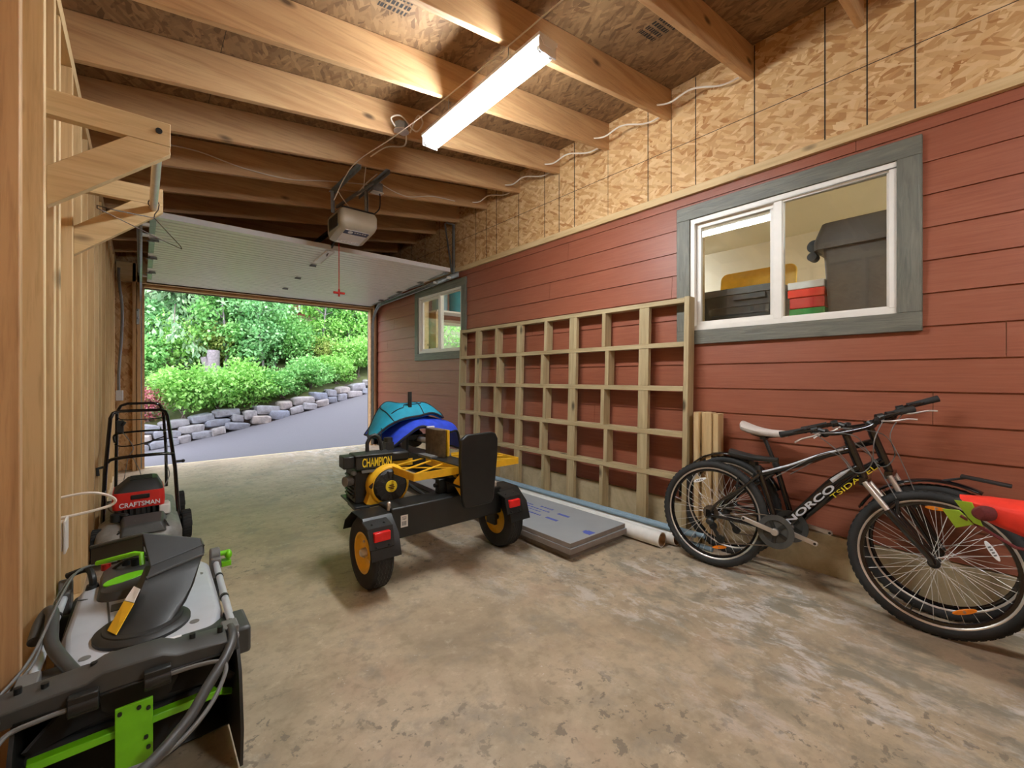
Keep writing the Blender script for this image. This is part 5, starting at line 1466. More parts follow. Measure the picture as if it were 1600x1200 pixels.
for k in range(4): mb.beam((-0.11, 3.75 + k * 0.03, 0.225), (-0.125, 3.76 + k * 0.03, 0.19), 0.008, 0.008)
mb.build('cooling_slots', 'black_plastic', mw, world=True)
mb = MB(); mb.lathe([(0.0, 0.10), (0.12, 0.10), (0.135, 0.06), (0.135, 0.0), (0.0, 0.0)], 24, Matrix.Translation((-0.01, 4.1, 0.235)))
for k in range(7): mb.box(-0.12 + k * 0.03, -0.105 + k * 0.03, 3.955, 4.0, 0.235, 0.325)
eng2 = mb.build('engine_block', 'black_plastic', mw, world=True)
mb = MB(); mb.loft([rrect(-0.150, 0.125, 3.955, 4.26, 0.318, 0.03), rrect(-0.155, 0.13, 3.95, 4.265, 0.36, 0.035), rrect(-0.15, 0.125, 3.955, 4.26, 0.43, 0.04)])
red = mb.build('engine_cover', 'red', eng2, world=True)
mb = MB(); mb.box(-0.055, 0.045, 3.944, 3.956, 0.382, 0.412); mb.build('cover_recess', 'black_metal', eng2, world=True, bevel=0.004)
text_mesh('CRAFTSMAN', 'lettering', 'white_print', eng2, frame_T((-0.115, 3.948, 0.332), (1, 0, 0), (0, 0, 1)), 0.215, 0.032, 0.0015, world=True, bold=0.02)
mb = MB(); mb.loft([rrect(-0.145, 0.12, 3.965, 4.25, 0.43, 0.035), rrect(-0.075, 0.09, 4.01, 4.22, 0.498, 0.03), rrect(-0.06, 0.08, 4.02, 4.21, 0.503, 0.03)])
for k in range(6): mb.box(-0.06, 0.06, 4.02 + k * 0.03, 4.03 + k * 0.03, 0.498, 0.507)
mb.build('engine_top', 'black_plastic', eng2, world=True)
mb = MB(); mb.cyl((0.13, 4.02, 0.275), (0.16, 4.02, 0.275), 0.045, n=18); mb.box(0.095, 0.155, 3.96, 4.10, 0.245, 0.315); mb.build('muffler', 'white_vinyl', eng2, world=True, bevel=0.008)
mb = MB(); mb.cyl((-0.13, 3.95, 0.25), (-0.13, 3.95, 0.30), 0.03, n=14); mb.tube(smooth_path([(-0.13, 3.96, 0.28), (-0.08, 3.92, 0.29), (-0.06, 3.95, 0.24)]), 0.014, 8); mb.build('primer_bulb', 'black_plastic', eng2, world=True)
def mower_wheel(x, y, r, w, s_):
    T = Matrix.Translation((x, y, r)) @ Matrix.Rotation(PI / 2 * s_, 4, 'Y')
    mb = MB(); mb.lathe([(r * 0.6, -w / 2), (r * 0.95, -w / 2), (r, -w / 3), (r, w / 3), (r * 0.95, w / 2), (r * 0.6, w / 2)], 32, T)
    for k in range(28):
        a = 2 * PI * k / 28; m_ = T @ Matrix.Rotation(a, 4, 'Z'); mb.box(r - 0.002, r + 0.003, -0.005, 0.005, -w / 2.4, w / 2.4, m_)
    wl = mb.build('wheel', 'rubber', mw, world=True)
    mb = MB(); mb.lathe([(r * 0.62, w / 2), (r * 0.58, w / 4), (r * 0.25, w / 5), (r * 0.2, w / 2 + 0.008), (0, w / 2 + 0.008)], 24, T); mb.build('hub_cap', 'dark_grey_plastic', wl, world=True)
mower_wheel(0.262, 4.13, 0.105, 0.055, 1); mower_wheel(-0.222, 3.93, 0.108, 0.055, -1); mower_wheel(0.262, 4.83, 0.105, 0.055, 1); mower_wheel(-0.21, 4.80, 0.105, 0.055, -1)
# handle: outer fold reaching the front, inner bail behind
mb = MB()
mb.tube([(-0.205, 4.05, 0.12), (-0.205, 4.40, 0.50), (-0.19, 4.74, 0.89), (-0.175, 4.765, 0.93), (-0.14, 4.775, 0.945), (0.12, 4.775, 0.945), (0.155, 4.765, 0.93), (0.17, 4.74, 0.89), (0.205, 4.40, 0.50), (0.215, 4.08, 0.12)], 0.0135, 10)
h1 = mb.build('handle', 'black_gloss', mw, world=True)
mb = MB(); mb.tube([(-0.165, 4.95, 0.25), (-0.16, 4.92, 0.60), (-0.155, 4.88, 0.93), (-0.13, 4.87, 0.985), (-0.09, 4.87, 1.0), (0.08, 4.87, 1.0), (0.12, 4.87, 0.985), (0.145, 4.88, 0.93), (0.165, 4.92, 0.60), (0.17, 4.95, 0.25)], 0.0115, 10); mb.build('inner_handle', 'black_gloss', mw, world=True)
mb = MB(); mb.tube(smooth_path([(-0.195, 4.48, 0.575), (-0.16, 4.47, 0.60), (0.0, 4.46, 0.61), (0.17, 4.47, 0.605), (0.2, 4.48, 0.58)]), 0.0125, 10); mb.build('cross_tube', 'black_gloss', h1, world=True)
mb = MB(); mb.tube(smooth_path([(-0.17, 4.90, 0.68), (-0.16, 4.86, 0.75), (0.0, 4.85, 0.765), (0.14, 4.86, 0.76), (0.155, 4.9, 0.74)]), 0.0085, 8); mb.tube(smooth_path([(-0.17, 4.90, 0.66), (-0.12, 4.86, 0.645), (0.0, 4.85, 0.655), (0.155, 4.9, 0.70)]), 0.005, 6); mb.build('lower_bail', 'black_gloss', h1, world=True)
mb = MB(); mb.tube(smooth_path([(-0.15, 4.78, 0.90), (-0.12, 4.77, 0.875), (0.0, 4.76, 0.87), (0.12, 4.77, 0.875), (0.15, 4.78, 0.90)]), 0.004, 6); mb.build('control_bail', 'black_metal', h1, world=True)
mb = MB(); mb.box(-0.155, -0.11, 4.74, 4.79, 0.77, 0.87); mb.cyl((-0.12, 4.735, 0.83), (-0.1, 4.735, 0.86), 0.012, n=8); mb.build('throttle_box', 'black_plastic', h1, world=True, bevel=0.006)
mb = MB(); mb.cyl((0.205, 4.50, 0.53), (0.262, 4.50, 0.53), 0.010, n=10); mb.ball((0.262, 4.5, 0.53), 0.014); mb.tube([(-0.2, 4.5, 0.545), (-0.25, 4.46, 0.54), (-0.245, 4.44, 0.49)], 0.011, 8); mb.build('clamp_knobs', 'black_plastic', h1, world=True)
mb = MB()
mb.tube(smooth_path([(-0.12, 4.75, 0.78), (-0.05, 4.7, 0.65), (-0.08, 4.65, 0.58), (-0.1, 4.4, 0.45), (-0.13, 4.2, 0.33)]), 0.003, 6)
mb.tube(smooth_path([(0.16, 4.6, 0.68), (0.15, 4.5, 0.55), (0.17, 4.4, 0.45), (0.13, 4.25, 0.38)]), 0.0035, 6)
mb.tube(smooth_path([(-0.2, 4.3, 0.4), (-0.17, 4.1, 0.3), (-0.08, 3.95, 0.27), (-0.03, 3.8, 0.265)]), 0.004, 6)
mb.tube([(-0.05, 4.46, 0.60), (-0.01, 4.3, 0.52), (0.0, 4.2, 0.49)], 0.003, 6)
mb.build('control_cables', 'mid_grey_plastic', mw, world=True)

# ------------------------------------------------------------------ lime and grey snow blower with its handle folded forward
sb = root('snow_blower', 'grey and lime electric snow blower with black chute and handle folded forward', 'snow blower', (0.02, 2.1, 0))
side = [(1.56, 0.02), (1.92, 0.02), (1.98, 0.10), (1.99, 0.24), (1.92, 0.345), (1.74, 0.39), (1.64, 0.375), (1.58, 0.30), (1.545, 0.14)]
mb = MB()
for x in (-0.245, 0.232): mb.prism(side, 0.006, frame_T((x, 0, 0), (0, 1, 0), (0, 0, 1)))
back = [(1.60, 0.365), (1.74, 0.382), (1.90, 0.338), (1.965, 0.24), (1.955, 0.10), (1.90, 0.03), (1.78, 0.018)]
mb.loft([[(x, y, z) for y, z in back] for x in (-0.24, 0.234)], False, False, closed=False)
mb.build('auger_housing', 'black_plastic', sb, world=True, solid=0.004)
mb = MB(); mb.cyl((-0.24, 1.74, 0.19), (0.232, 1.74, 0.19), 0.016, n=12)
NS = 36
for s_ in (-1, 1):
    for hlf in (0, PI):
        rings = []
        for k in range(13):
            t = k / 12; x = -0.006 + s_ * (0.03 + 0.195 * t); a = hlf + s_ * 0 + 1.6 * t + 0.9
            c_, q_ = math.cos(a), math.sin(a)
            rings.append([(x, 1.74 + 0.03 * c_, 0.19 + 0.03 * q_), (x, 1.74 + 0.135 * c_, 0.19 + 0.135 * q_), (x + 0.01, 1.74 + 0.135 * c_, 0.19 + 0.135 * q_), (x + 0.01, 1.74 + 0.03 * c_, 0.19 + 0.03 * q_)])
        mb.loft(rings)
aug = mb.build('auger', 'rubber', sb, world=True, angle=60)
mb = MB()
mb.box(-0.055, 0.025, 1.595, 1.603, 0.13, 0.315); mb.box(-0.055, 0.025, 1.60, 1.74, 0.13, 0.138)
mb.build('paddle', 'lime', aug, world=True, bevel=0.002)
mb = MB(); mb.beam((-0.22, 1.612, 0.245), (0.18, 1.65, 0.225), 0.03, 0.022); mb.beam((0.18, 1.65, 0.225), (0.22, 1.72, 0.17), 0.03, 0.02); mb.build('paddle_strip', 'lime', aug, world=True, bevel=0.003)
mb = MB()
for (x, z) in ((-0.045, 0.30), (-0.005, 0.30), (0.015, 0.29), (0.01, 0.21), (0.015, 0.18)): mb.cyl((x, 1.588, z), (x, 1.596, z), 0.005, n=8)
mb.build('paddle_bolts', 'black_metal', aug, world=True)
# deck cover
mb = MB(); mb.loft([rrect(-0.215, 0.235, 1.75, 2.62, 0.20, 0.06), rrect(-0.215, 0.235, 1.75, 2.62, 0.29, 0.06)]); mb.build('lower_body', 'black_plastic', sb, world=True, bevel=0.004)
def deckring(inset, z): return [(-0.185 + inset, 1.76 + inset, z), (0.20 - inset, 1.76 + inset, z), (0.236 - inset, 1.95, z), (0.244 - inset, 2.46 - inset, z), (0.20 - inset, 2.58 - inset, z), (0.02, 2.62 - inset, z), (-0.13 + inset, 2.60 - inset, z), (-0.195 + inset, 2.45 - inset, z), (-0.205 + inset, 2.05, z)]
mb = MB(); mb.loft([deckring(0.0, 0.285), deckring(0.004, 0.34), deckring(0.02, 0.365), deckring(0.05, 0.372)], smooth=False)
cov = mb.build('deck_cover', 'light_grey_plastic', sb, world=True, bevel=0.008)
mb = MB()
for (x, y) in ((-0.13, 1.83), (-0.065, 1.81), (0.14, 1.86), (0.17, 2.0), (0.19, 2.3), (-0.10, 2.5)): mb.lathe([(0, 0.0012), (0.014, 0.0012), (0.0145, 0)], 16, Matrix.Translation((x, y, 0.372 if abs(x) < 0.16 else 0.3705)))
mb.build('screw_caps', 'mid_grey_plastic', cov, world=True)
mb = MB(); mb.beam((-0.07, 1.84, 0.3725), (-0.10, 2.28, 0.3725), 0.006, 0.002); mb.beam((-0.10, 2.28, 0.3725), (-0.19, 2.34, 0.367), 0.006, 0.002); mb.build('panel_seam', 'dark_grey_plastic', cov, world=True)
mb = MB(); mb.box(-0.085, -0.03, 2.13, 2.19, 0.371, 0.3745); mb.build('vent', 'dark_grey_plastic', cov, world=True)
mb = MB(); mb.box(-0.01, 0.055, 1.775, 1.79, 0.366, 0.374); mb.box(0.065, 0.10, 1.775, 1.79, 0.366, 0.374); mb.build('badge', 'white_print', cov, world=True)
# battery bay behind the chute
mb = MB(); mb.loft([rrect(-0.135, 0.16, 2.22, 2.60, 0.36, 0.06), rrect(-0.12, 0.15, 2.24, 2.58, 0.40, 0.05), rrect(-0.10, 0.12, 2.28, 2.55, 0.412, 0.04)]); bat = mb.build('battery_hood', 'dark_grey_plastic', sb, world=True)
mb = MB(); pts = [(0.075 * math.cos(a) , 0.045 * math.sin(a) * (1.0 if math.sin(a) > 0 else 0.7)) for a in [2 * PI * k / 28 for k in range(28)]]
mb.prism(pts, 0.006, Matrix.Translation((-0.045, 2.335, 0.408)) @ Matrix.Rotation(0.5, 4, 'Z')); mb.build('green_window', 'lime', bat, world=True, bevel=0.002)
mb = MB(); mb.cyl((-0.115, 2.53, 0.40), (-0.115, 2.53, 0.425), 0.016, n=14); mb.build('red_button', 'red', bat, world=True)
mb = MB()
for (x, y) in ((-0.02, 2.47), (0.03, 2.5), (-0.05, 2.5), (0.0, 2.53), (0.05, 2.45)): mb.cyl((x, y, 0.405), (x, y, 0.44), 0.015, n=10); mb.ball((x, y, 0.44), 0.012, 8, 6)
mb.tube(smooth_path([(-0.09, 2.49, 0.41), (-0.04, 2.45, 0.45), (0.03, 2.43, 0.44), (0.05, 2.40, 0.41)]), 0.006, 6); mb.build('gear_cluster', 'black_metal', bat, world=True)
mb = MB(); mb.tube(smooth_path([(-0.15, 2.43, 0.365), (-0.15, 2.43, 0.41), (-0.17, 2.49, 0.43), (-0.23, 2.52, 0.41)]), 0.012, 8); mb.lathe([(0, 0), (0.022, 0), (0.018, 0.02), (0, 0.02)], 14, Matrix.Translation((-0.15, 2.43, 0.364))); mb.build('cable_boot', 'black_plastic', sb, world=True)
# chute
RC = (0.006, 1.925, 0.37)
mb = MB(); mb.lathe([(0.0, 0.0), (0.128, 0.0), (0.128, 0.012), (0.118, 0.02), (0.106, 0.022), (0.104, 0.026), (0.098, 0.028), (0.0, 0.028)], 44, Matrix.Translation(RC))
cr_ = mb.build('chute_ring', 'black_plastic', sb, world=True)
N = 24
def ringc(c0, rx_, ry_):
    return [Vector(c0) + Vector((rx_ * math.cos(2 * PI * k / N), ry_ * math.sin(2 * PI * k / N), 0)) for k in range(N)]
def ringpoly(P4):
    # N points spread around a four cornered outline, starting at the +x side, counter-clockwise
    P4 = [Vector(p) for p in P4]; out = []
    for k in range(N):
        q = (k / N * 4 + 0.5) % 4; i = int(q); out.append(P4[i].lerp(P4[(i + 1) % 4], q - i))
    return out
C1, C2 = Vector((0.012, 2.03, 0.50)), Vector((0.187, 2.12, 0.512))
C2f, C1f = Vector((0.195, 2.20, 0.49)), Vector((0.01, 2.16, 0.50))
base = ringc((0.006, 1.925, 0.396), 0.093, 0.09)
top_ = ringpoly([C2, C2f, C1f, C1])
def lerp_ring(a, b_, t, off): return [p.lerp(q, t) + Vector(off) for p, q in zip(a, b_)]
mb = MB(); mb.loft([base, lerp_ring(base, top_, 0.25, (0.004, -0.012, -0.008)), lerp_ring(base, top_, 0.55, (0.004, -0.012, -0.012)), lerp_ring(base, top_, 0.82, (0, -0.004, -0.006)), top_])
chute = mb.build('chute', 'black_plastic', sb, world=True, angle=50)
mb = MB()
def quad_slab(pts, th):
    P_ = [Vector(p) for p in pts]; nrm = (P_[1] - P_[0]).cross(P_[2] - P_[0]).normalized() * th; n_ = len(P_)
    mb.add(P_ + [p + nrm for p in P_], [tuple(range(n_)), tuple(range(2 * n_ - 1, n_ - 1, -1))] + [(i, n_ + i, n_ + (i + 1) % n_, (i + 1) % n_) for i in range(n_)], False)
U1, U2 = (0.025, 2.08, 0.518), (0.19, 2.16, 0.533)
R1, R2 = (0.002, 2.23, 0.605), (0.185, 2.21, 0.545)
quad_slab([C1, C2, U2, U1], 0.006)
quad_slab([U1, U2, R2, R1], 0.006)
quad_slab([R1, R2, (0.19, 2.25, 0.50), (0.0, 2.27, 0.545)], 0.006)
quad_slab([C2, C2f, (0.19, 2.25, 0.50), R2, U2], 0.006)
quad_slab([R1, (0.005, 2.165, 0.545), (-0.148, 2.30, 0.505), (-0.148, 2.33, 0.56)], 0.006)
df = mb.build('deflector', 'black_plastic', sb, world=True, bevel=0.003)
mb = MB(); mb.tube([U2, R2, R1, (-0.148, 2.33, 0.563)], 0.007, 8); mb.tube([C1, C2], 0.006, 8); mb.build('deflector_rim', 'dark_grey_plastic', df, world=True)
mb = MB(); mb.tube([(-0.128, 2.28, 0.512), (-0.02, 2.175, 0.553), (0.0, 2.155, 0.553), (0.003, 2.14, 0.515)], 0.009, 8); mb.build('lime_handle', 'lime', df, world=True)
mb = MB(); quad_slab([(-0.062, 1.862, 0.403), (-0.084, 1.91, 0.403), (-0.045, 1.97, 0.462), (-0.02, 1.93, 0.462)], 0.003); wl_ = mb.build('warning_label', 'yellow', chute, world=True)
mb = MB(); quad_slab([(-0.02, 1.931, 0.464), (-0.044, 1.971, 0.464), (-0.02, 2.01, 0.49), (-0.004, 1.97, 0.49)], 0.003); mb.build('label_white', 'paper', chute, world=True)
# folded handle
for s_, x0, x1 in ((1, 0.27, 0.232), (-1, -0.235, -0.235)):
    mb = MB(); mb.tube([(x0, 2.50, 0.335), (x1, 1.66, 0.375)], 0.0125, 12); stt = mb.build('handle_strut', 'light_grey_plastic', sb, world=True)
    mb = MB()
    for y in (2.28, 2.02): mb.cyl((x1 + (x0 - x1) * (y - 1.72) / 0.78, y - 0.007, 0.335 + 0.04 * (2.5 - y) / 0.78), (x1 + (x0 - x1) * (y - 1.72) / 0.78, y + 0.007, 0.335 + 0.04 * (2.5 - y) / 0.78), 0.0155, n=12)
    mb.build('strut_clip', 'black_plastic', stt, world=True)
    mb = MB(); mb.cyl((x0 - 0.02, 2.53, 0.36), (x0 + 0.02, 2.53, 0.36), 0.034, n=20); mb.box(x0 - 0.02, x0 + 0.02, 2.47, 2.56, 0.27, 0.36); mb.build('pivot', 'mid_grey_plastic', stt, world=True, bevel=0.006)
    xk = x0 + s_ * 0.02 - (0.03 if s_ < 0 else 0)
    mb = MB(); mb.cyl((xk, 2.53, 0.36), (xk + s_ * 0.035, 2.53, 0.36), 0.012, n=10); mb.box(xk + s_ * 0.005, xk + s_ * 0.045, 2.505, 2.555, 0.30, 0.325) if s_ > 0 else mb.box(xk + s_ * 0.045, xk + s_ * 0.005, 2.505, 2.555, 0.30, 0.325); mb.ball((xk + s_ * 0.035, 2.53, 0.35), (0.016, 0.03, 0.022)); mb.build('quick_release', 'lime', stt, world=True, bevel=0.004)
mb = MB()
rings = []
for k in range(17):
    t = k / 16; x = -0.30 + 0.505 * t
    hgt = 0.032 + (0.014 if 0.42 < t < 0.72 else 0.0); y0 = 1.655; dz = 0.012 * math.sin(PI * t)
    rings.append([(x, y0 - 0.05, 0.355 + dz), (x, y0 - 0.052, 0.365 + hgt + dz), (x, y0 - 0.02, 0.377 + hgt + dz), (x, y0 + 0.04, 0.373 + hgt + dz), (x, y0 + 0.055, 0.355 + dz), (x, y0, 0.345 + dz)])
mb.loft(rings, smooth=False)
con = mb.build('console_bar', 'mid_grey_plastic' if False else 'dark_grey_plastic', sb, world=True, bevel=0.004)
mb = MB()
for x in (-0.115, 0.035): mb.box(x - 0.03, x + 0.03, 1.575, 1.60, 0.345, 0.395); mb.cyl((x - 0.03, 1.588, 0.365), (x + 0.03, 1.588, 0.365), 0.02, n=14)
mb.build('bail_clamp', 'black_metal', con, world=True, bevel=0.003)
mb = MB()
for (x, y) in ((-0.24, 1.66), (-0.19, 1.64), (-0.10, 1.67), (0.02, 1.67), (0.12, 1.66), (0.19, 1.65)): mb.cyl((x, y, 0.40), (x, y, 0.428), 0.008, n=10)
mb.build('console_screws', 'black_metal', con, world=True)
mb = MB(); mb.tube(smooth_path([(0.222, 1.69, 0.395), (0.222, 1.64, 0.39), (0.20, 1.58, 0.37), (0.145, 1.51, 0.335), (0.085, 1.44, 0.295), (-0.02, 1.36, 0.27), (-0.16, 1.37, 0.27), (-0.26, 1.45, 0.31), (-0.275, 1.56, 0.37), (-0.27, 1.64, 0.39)]), 0.0145, 12)
mb.build('folded_handle', 'dark_grey_plastic', sb, world=True)
mb = MB(); mb.tube(smooth_path([(0.04, 1.588, 0.365), (0.12, 1.575, 0.37), (0.18, 1.56, 0.365), (0.19, 1.53, 0.345), (0.14, 1.46, 0.30), (0.05, 1.40, 0.27), (-0.05, 1.40, 0.27)]), 0.006, 8); mb.tube(smooth_path([(-0.12, 1.588, 0.365), (-0.19, 1.58, 0.368), (-0.25, 1.57, 0.36), (-0.26, 1.50, 0.33), (-0.2, 1.43, 0.29), (-0.1, 1.41, 0.275)]), 0.006, 8); mb.build('bail_wire', 'mid_grey_plastic', sb, world=True)
mb = MB(); mb.box(0.20, 0.245, 1.67, 1.73, 0.36, 0.405); mb.box(-0.255, -0.21, 1.69, 1.76, 0.365, 0.41); mb.build('hinge_bracket', 'mid_grey_plastic', sb, world=True, bevel=0.004)
mb = MB(); mb.box(0.24, 0.285, 1.70, 1.85, 0.285, 0.375); mb.build('side_block', 'dark_grey_plastic', sb, world=True, bevel=0.01)
mb = MB(); mb.box(-0.36, -0.29, 1.40, 1.66, 0.34, 0.44); mb.build('switch_box', 'black_plastic', sb, world=True, bevel=0.012)
mb = MB(); mb.tube(smooth_path([(-0.13, 1.72, 0.37), (-0.163, 1.79, 0.385), (-0.205, 1.90, 0.41), (-0.215, 1.98, 0.43), (-0.222, 2.06, 0.445), (-0.236, 2.10, 0.44), (-0.25, 2.06, 0.42), (-0.252, 1.98, 0.40)]), 0.017, 12); mb.build('grip_loop', 'dark_grey_plastic', sb, world=True)
mb = MB()
mb.tube(smooth_path([(-0.29, 1.66, 0.40), (-0.24, 1.82, 0.42), (-0.21, 2.1, 0.47), (-0.19, 2.35, 0.47), (-0.15, 2.5, 0.44), (-0.08, 2.52, 0.43)]), 0.004, 6); mb.tube(smooth_path([(-0.28, 1.68, 0.39), (-0.235, 1.85, 0.40), (-0.225, 2.1, 0.45), (-0.205, 2.36, 0.455), (-0.17, 2.55, 0.42)]), 0.004, 6)
mb.build('cables', 'mid_grey_plastic', sb, world=True)
for s_, x in ((1, 0.262), (-1, -0.24)):
    T = Matrix.Translation((x, 2.56, 0.115)) @ Matrix.Rotation(PI / 2 * s_, 4, 'Y'); mb = MB(); mb.lathe([(0.0, -0.02), (0.10, -0.022), (0.115, -0.015), (0.115, 0.015), (0.10, 0.022), (0.06, 0.012), (0.0, 0.016)], 30, T)
    mb.build('wheel', 'rubber', sb, world=True)
# ------------------------------------------------------------------ the room beyond: shelf and stored things behind the glass
shf = root('storage_shelf', 'plain wooden shelf behind the big window carrying stored bins', 'shelf', (3.8, 0.9, 0))
mb = MB(); mb.box(3.46, 4.25, -0.3, 2.1, 1.44, 1.475); mb.build('board', 'pine_y', shf, world=True)
for (x, y) in ((3.5, -0.26), (4.2, -0.26), (3.5, 2.06), (4.2, 2.06)):
    mb = MB(); mb.box(x - 0.03, x + 0.03, y - 0.03, y + 0.03, 0, 1.44); mb.build('post', 'pine_z', shf, world=True)
cr2 = root('storage_crate', 'black plastic storage crate behind the left window pane', 'crate', (3.75, 1.43, 1.475))
mb = MB(); mb.loft([rrect(3.58, 3.98, 1.17, 1.72, 1.475, 0.03), rrect(3.56, 4.0, 1.15, 1.74, 1.88, 0.03)]); mb.build('body', 'black_plastic', cr2, world=True)
mb = MB(); mb.loft([rrect(3.545, 4.015, 1.135, 1.755, 1.875, 0.03), rrect(3.545, 4.015, 1.135, 1.755, 1.925, 0.03)]); mb.build('lid', 'dark_grey_plastic', cr2, world=True)
mb = MB()
for k in range(4): mb.box(3.556, 3.575, 1.20, 1.62, 1.60 + k * 0.06, 1.615 + k * 0.06)
mb.box(3.54, 3.56, 1.22, 1.45, 1.83, 1.865); mb.build('ribs', 'black_metal', cr2, world=True)
mb = MB(); poly = rrect(0, 0.62, 0, 0.38, 0, 0.06); mb.prism([(p[0], p[1]) for p in poly], 0.03, frame_T((4.10, 1.80, 1.80), (0, -1, 0), (0.15, 0, 1)))
yb = mb.build('yellow_sled', 'yellow', loc=(4.1, 1.5, 1.8), bevel=0.008); tag(yb, 'yellow plastic board leaning up behind the black crate', 'plastic board')
mb = MB(); mb.box(4.05, 4.25, 1.15, 1.75, 1.475, 1.795); tag(mb.build('cardboard_box', 'cardboard', loc=(4.15, 1.45, 1.475)), 'cardboard box behind the black crate, under the yellow board', 'box')
for (z0, z1, mt, lab) in ((1.66, 1.72, 'green_plastic', 'green box lid at the bottom of the small stack behind the glass'), (1.722, 1.80, 'red', 'lower red flat box in the small stack behind the glass'), (1.802, 1.86, 'red_cloth', 'upper red flat box in the small stack behind the glass'), (1.862, 1.915, 'white_vinyl', 'white flat box on top of the small red stack')):
    mb = MB(); dx = 0.01 * ((z0 * 100) % 3); mb.box(3.62 + dx, 3.92 + dx, 0.87, 1.10 - dx, z0, z1)
    tag(mb.build('flat_box', mt, loc=(3.77, 0.98, z0), bevel=0.006), lab, 'box', 'stacked flat boxes behind the glass')
mb = MB(); mb.box(3.64, 3.94, 0.86, 1.11, 1.475, 1.659); tag(mb.build('base_box', 'dark_grey_plastic', loc=(3.78, 0.98, 1.475), bevel=0.006), 'dark box carrying the small red and white stack', 'box')
gb = root('grey_tote', 'large grey brown lidded bin behind the right window pane', 'storage bin', (3.85, 0.6, 1.475))
mb = MB(); mb.loft([rrect(3.62, 4.05, 0.30, 0.84, 1.475, 0.04), rrect(3.60, 4.08, 0.27, 0.88, 2.13, 0.04)]); mb.build('body', 'bin_grey', gb, world=True)
mb = MB(); mb.loft([rrect(3.57, 4.11, 0.24, 0.93, 2.11, 0.05), rrect(3.57, 4.11, 0.24, 0.93, 2.17, 0.05), rrect(3.60, 4.08, 0.27, 0.89, 2.29, 0.05)]); mb.build('lid', 'bin_grey', gb, world=True)
mb = MB(); mb.cyl((3.62, 0.93, 2.15), (3.74, 0.93, 2.15), 0.045, n=18); mb.cyl((3.62, 0.945, 2.08), (3.70, 0.945, 2.08), 0.03, n=14); mb.build('hinge_wheel', 'black_plastic', gb, world=True)
strip_light(5.6, 3.6, 4.8, 3.045, 'ceiling strip light in the room beyond the siding, towards the small window', slope=False, parent_group=None)
strip_light(4.7, -1.7, -0.5, 3.045, 'unseen strip light added to brighten the room beyond the siding, past the big window', slope=False, parent_group=None)  # extra lamp out of view of the windows, added to brighten this room
# second window view: post, blue barrel on a shelf
mb = MB(); mb.box(3.9, 4.0, 7.0, 7.1, 0, 3.05); tag(mb.build('timber_post', 'pine_orange', loc=(3.95, 7.05, 0)), 'orange timber post seen through the far small window', 'post')
sh2 = root('wall_shelf', 'long white shelf seen through the far small window', 'shelf', (4.3, 6.9, 0))
mb = MB(); mb.box(4.02, 5.6, 6.75, 7.1, 2.41, 2.44); mb.build('board', 'white_vinyl', sh2, world=True)
for x in (4.05, 5.5):
    mb = MB(); mb.box(x - 0.02, x + 0.02, 6.8, 7.05, 0.0, 2.41); mb.build('leg', 'pine_z', sh2, world=True)
for k, x in enumerate((4.18, 4.55)):
    mb = MB(); mb.lathe([(0, 0), (0.13, 0), (0.14, 0.04), (0.14, 0.36), (0.12, 0.40), (0, 0.40)], 24, Matrix.Translation((x, 6.92, 2.44)))
    tag(mb.build('blue_barrel', 'blue_pvc' if k == 0 else 'teal_cloth', loc=(x, 6.92, 2.44)), ('pale blue drum on the shelf seen through the small window, next to the timber post', 'deep blue drum on the shelf seen through the small window, away from the post')[k], 'drum')

# ------------------------------------------------------------------ outside: drive, stone wall, planting
W0, W1 = Vector((-4.17, 8.3, 0)), Vector((8.37, 11.6, 0))
wd_ = (W1 - W0).normalized(); wn_ = Vector((-wd_.y, wd_.x, 0))
def wall_dist(x, y): return (Vector((x, y, 0)) - W0).dot(wn_)
def road_z(x, y):
    t = max(0.0, min(1.0, (y - 7.72) / 2.6)); t = t * t * (3 - 2 * t) * 0.6 + t * 0.4
    return 0.195 * x * t if x > 0 else 0.10 * x * t
def hill_z(x, y):
    d_ = wall_dist(x, y)
    base = Vector((x, y, 0)) - wn_ * d_
    wt = road_z(base.x, base.y) + 0.36 - 0.015 * base.x
    return wt + 0.42 * max(0, d_ - 0.25) - 0.012 * max(0, d_ - 3) ** 1.5
mb = MB(); nx, ny = 60, 30; vs = []; fs = []
for j in range(ny + 1):
    for i in range(nx + 1):
        x = -6 + 17 * i / nx; yw = W0.y + (x - W0.x) * wd_.y / wd_.x
        y = 7.66 + (max(yw + 0.25, 7.9) - 7.66) * j / ny; vs.append((x, y, road_z(x, y) - (0.004 if j else 0.02)))
for j in range(ny):
    for i in range(nx): a = j * (nx + 1) + i; fs.append((a, a + 1, a + nx + 2, a + nx + 1))
mb.add(vs, fs); tag(mb.build('road', 'asphalt'), kind='structure')
mb = MB(); mb.box(0.0, 3.2, YD + 0.02, YD + 0.10, -0.1, 0.001); tag(mb.build('threshold', 'concrete_wall'), kind='structure')
mb = MB(); nx, ny = 60, 50; vs = []; fs = []
for j in range(ny + 1):
    for i in range(nx + 1):
        p = W0 + wd_ * (-3 + 19.0 * i / nx) + wn_ * (0.06 + 17 * (j / ny) ** 1.4)
        vs.append((p.x, p.y, hill_z(p.x, p.y) + 0.05 * math.sin(p.x * 3.1 + p.y * 2.2) - 0.05))
for j in range(ny):
    for i in range(nx): a = j * (nx + 1) + i; fs.append((a, a + 1, a + nx + 2, a + nx + 1))
mb.add(vs, fs); tag(mb.build('terrain', 'soil'), kind='structure')

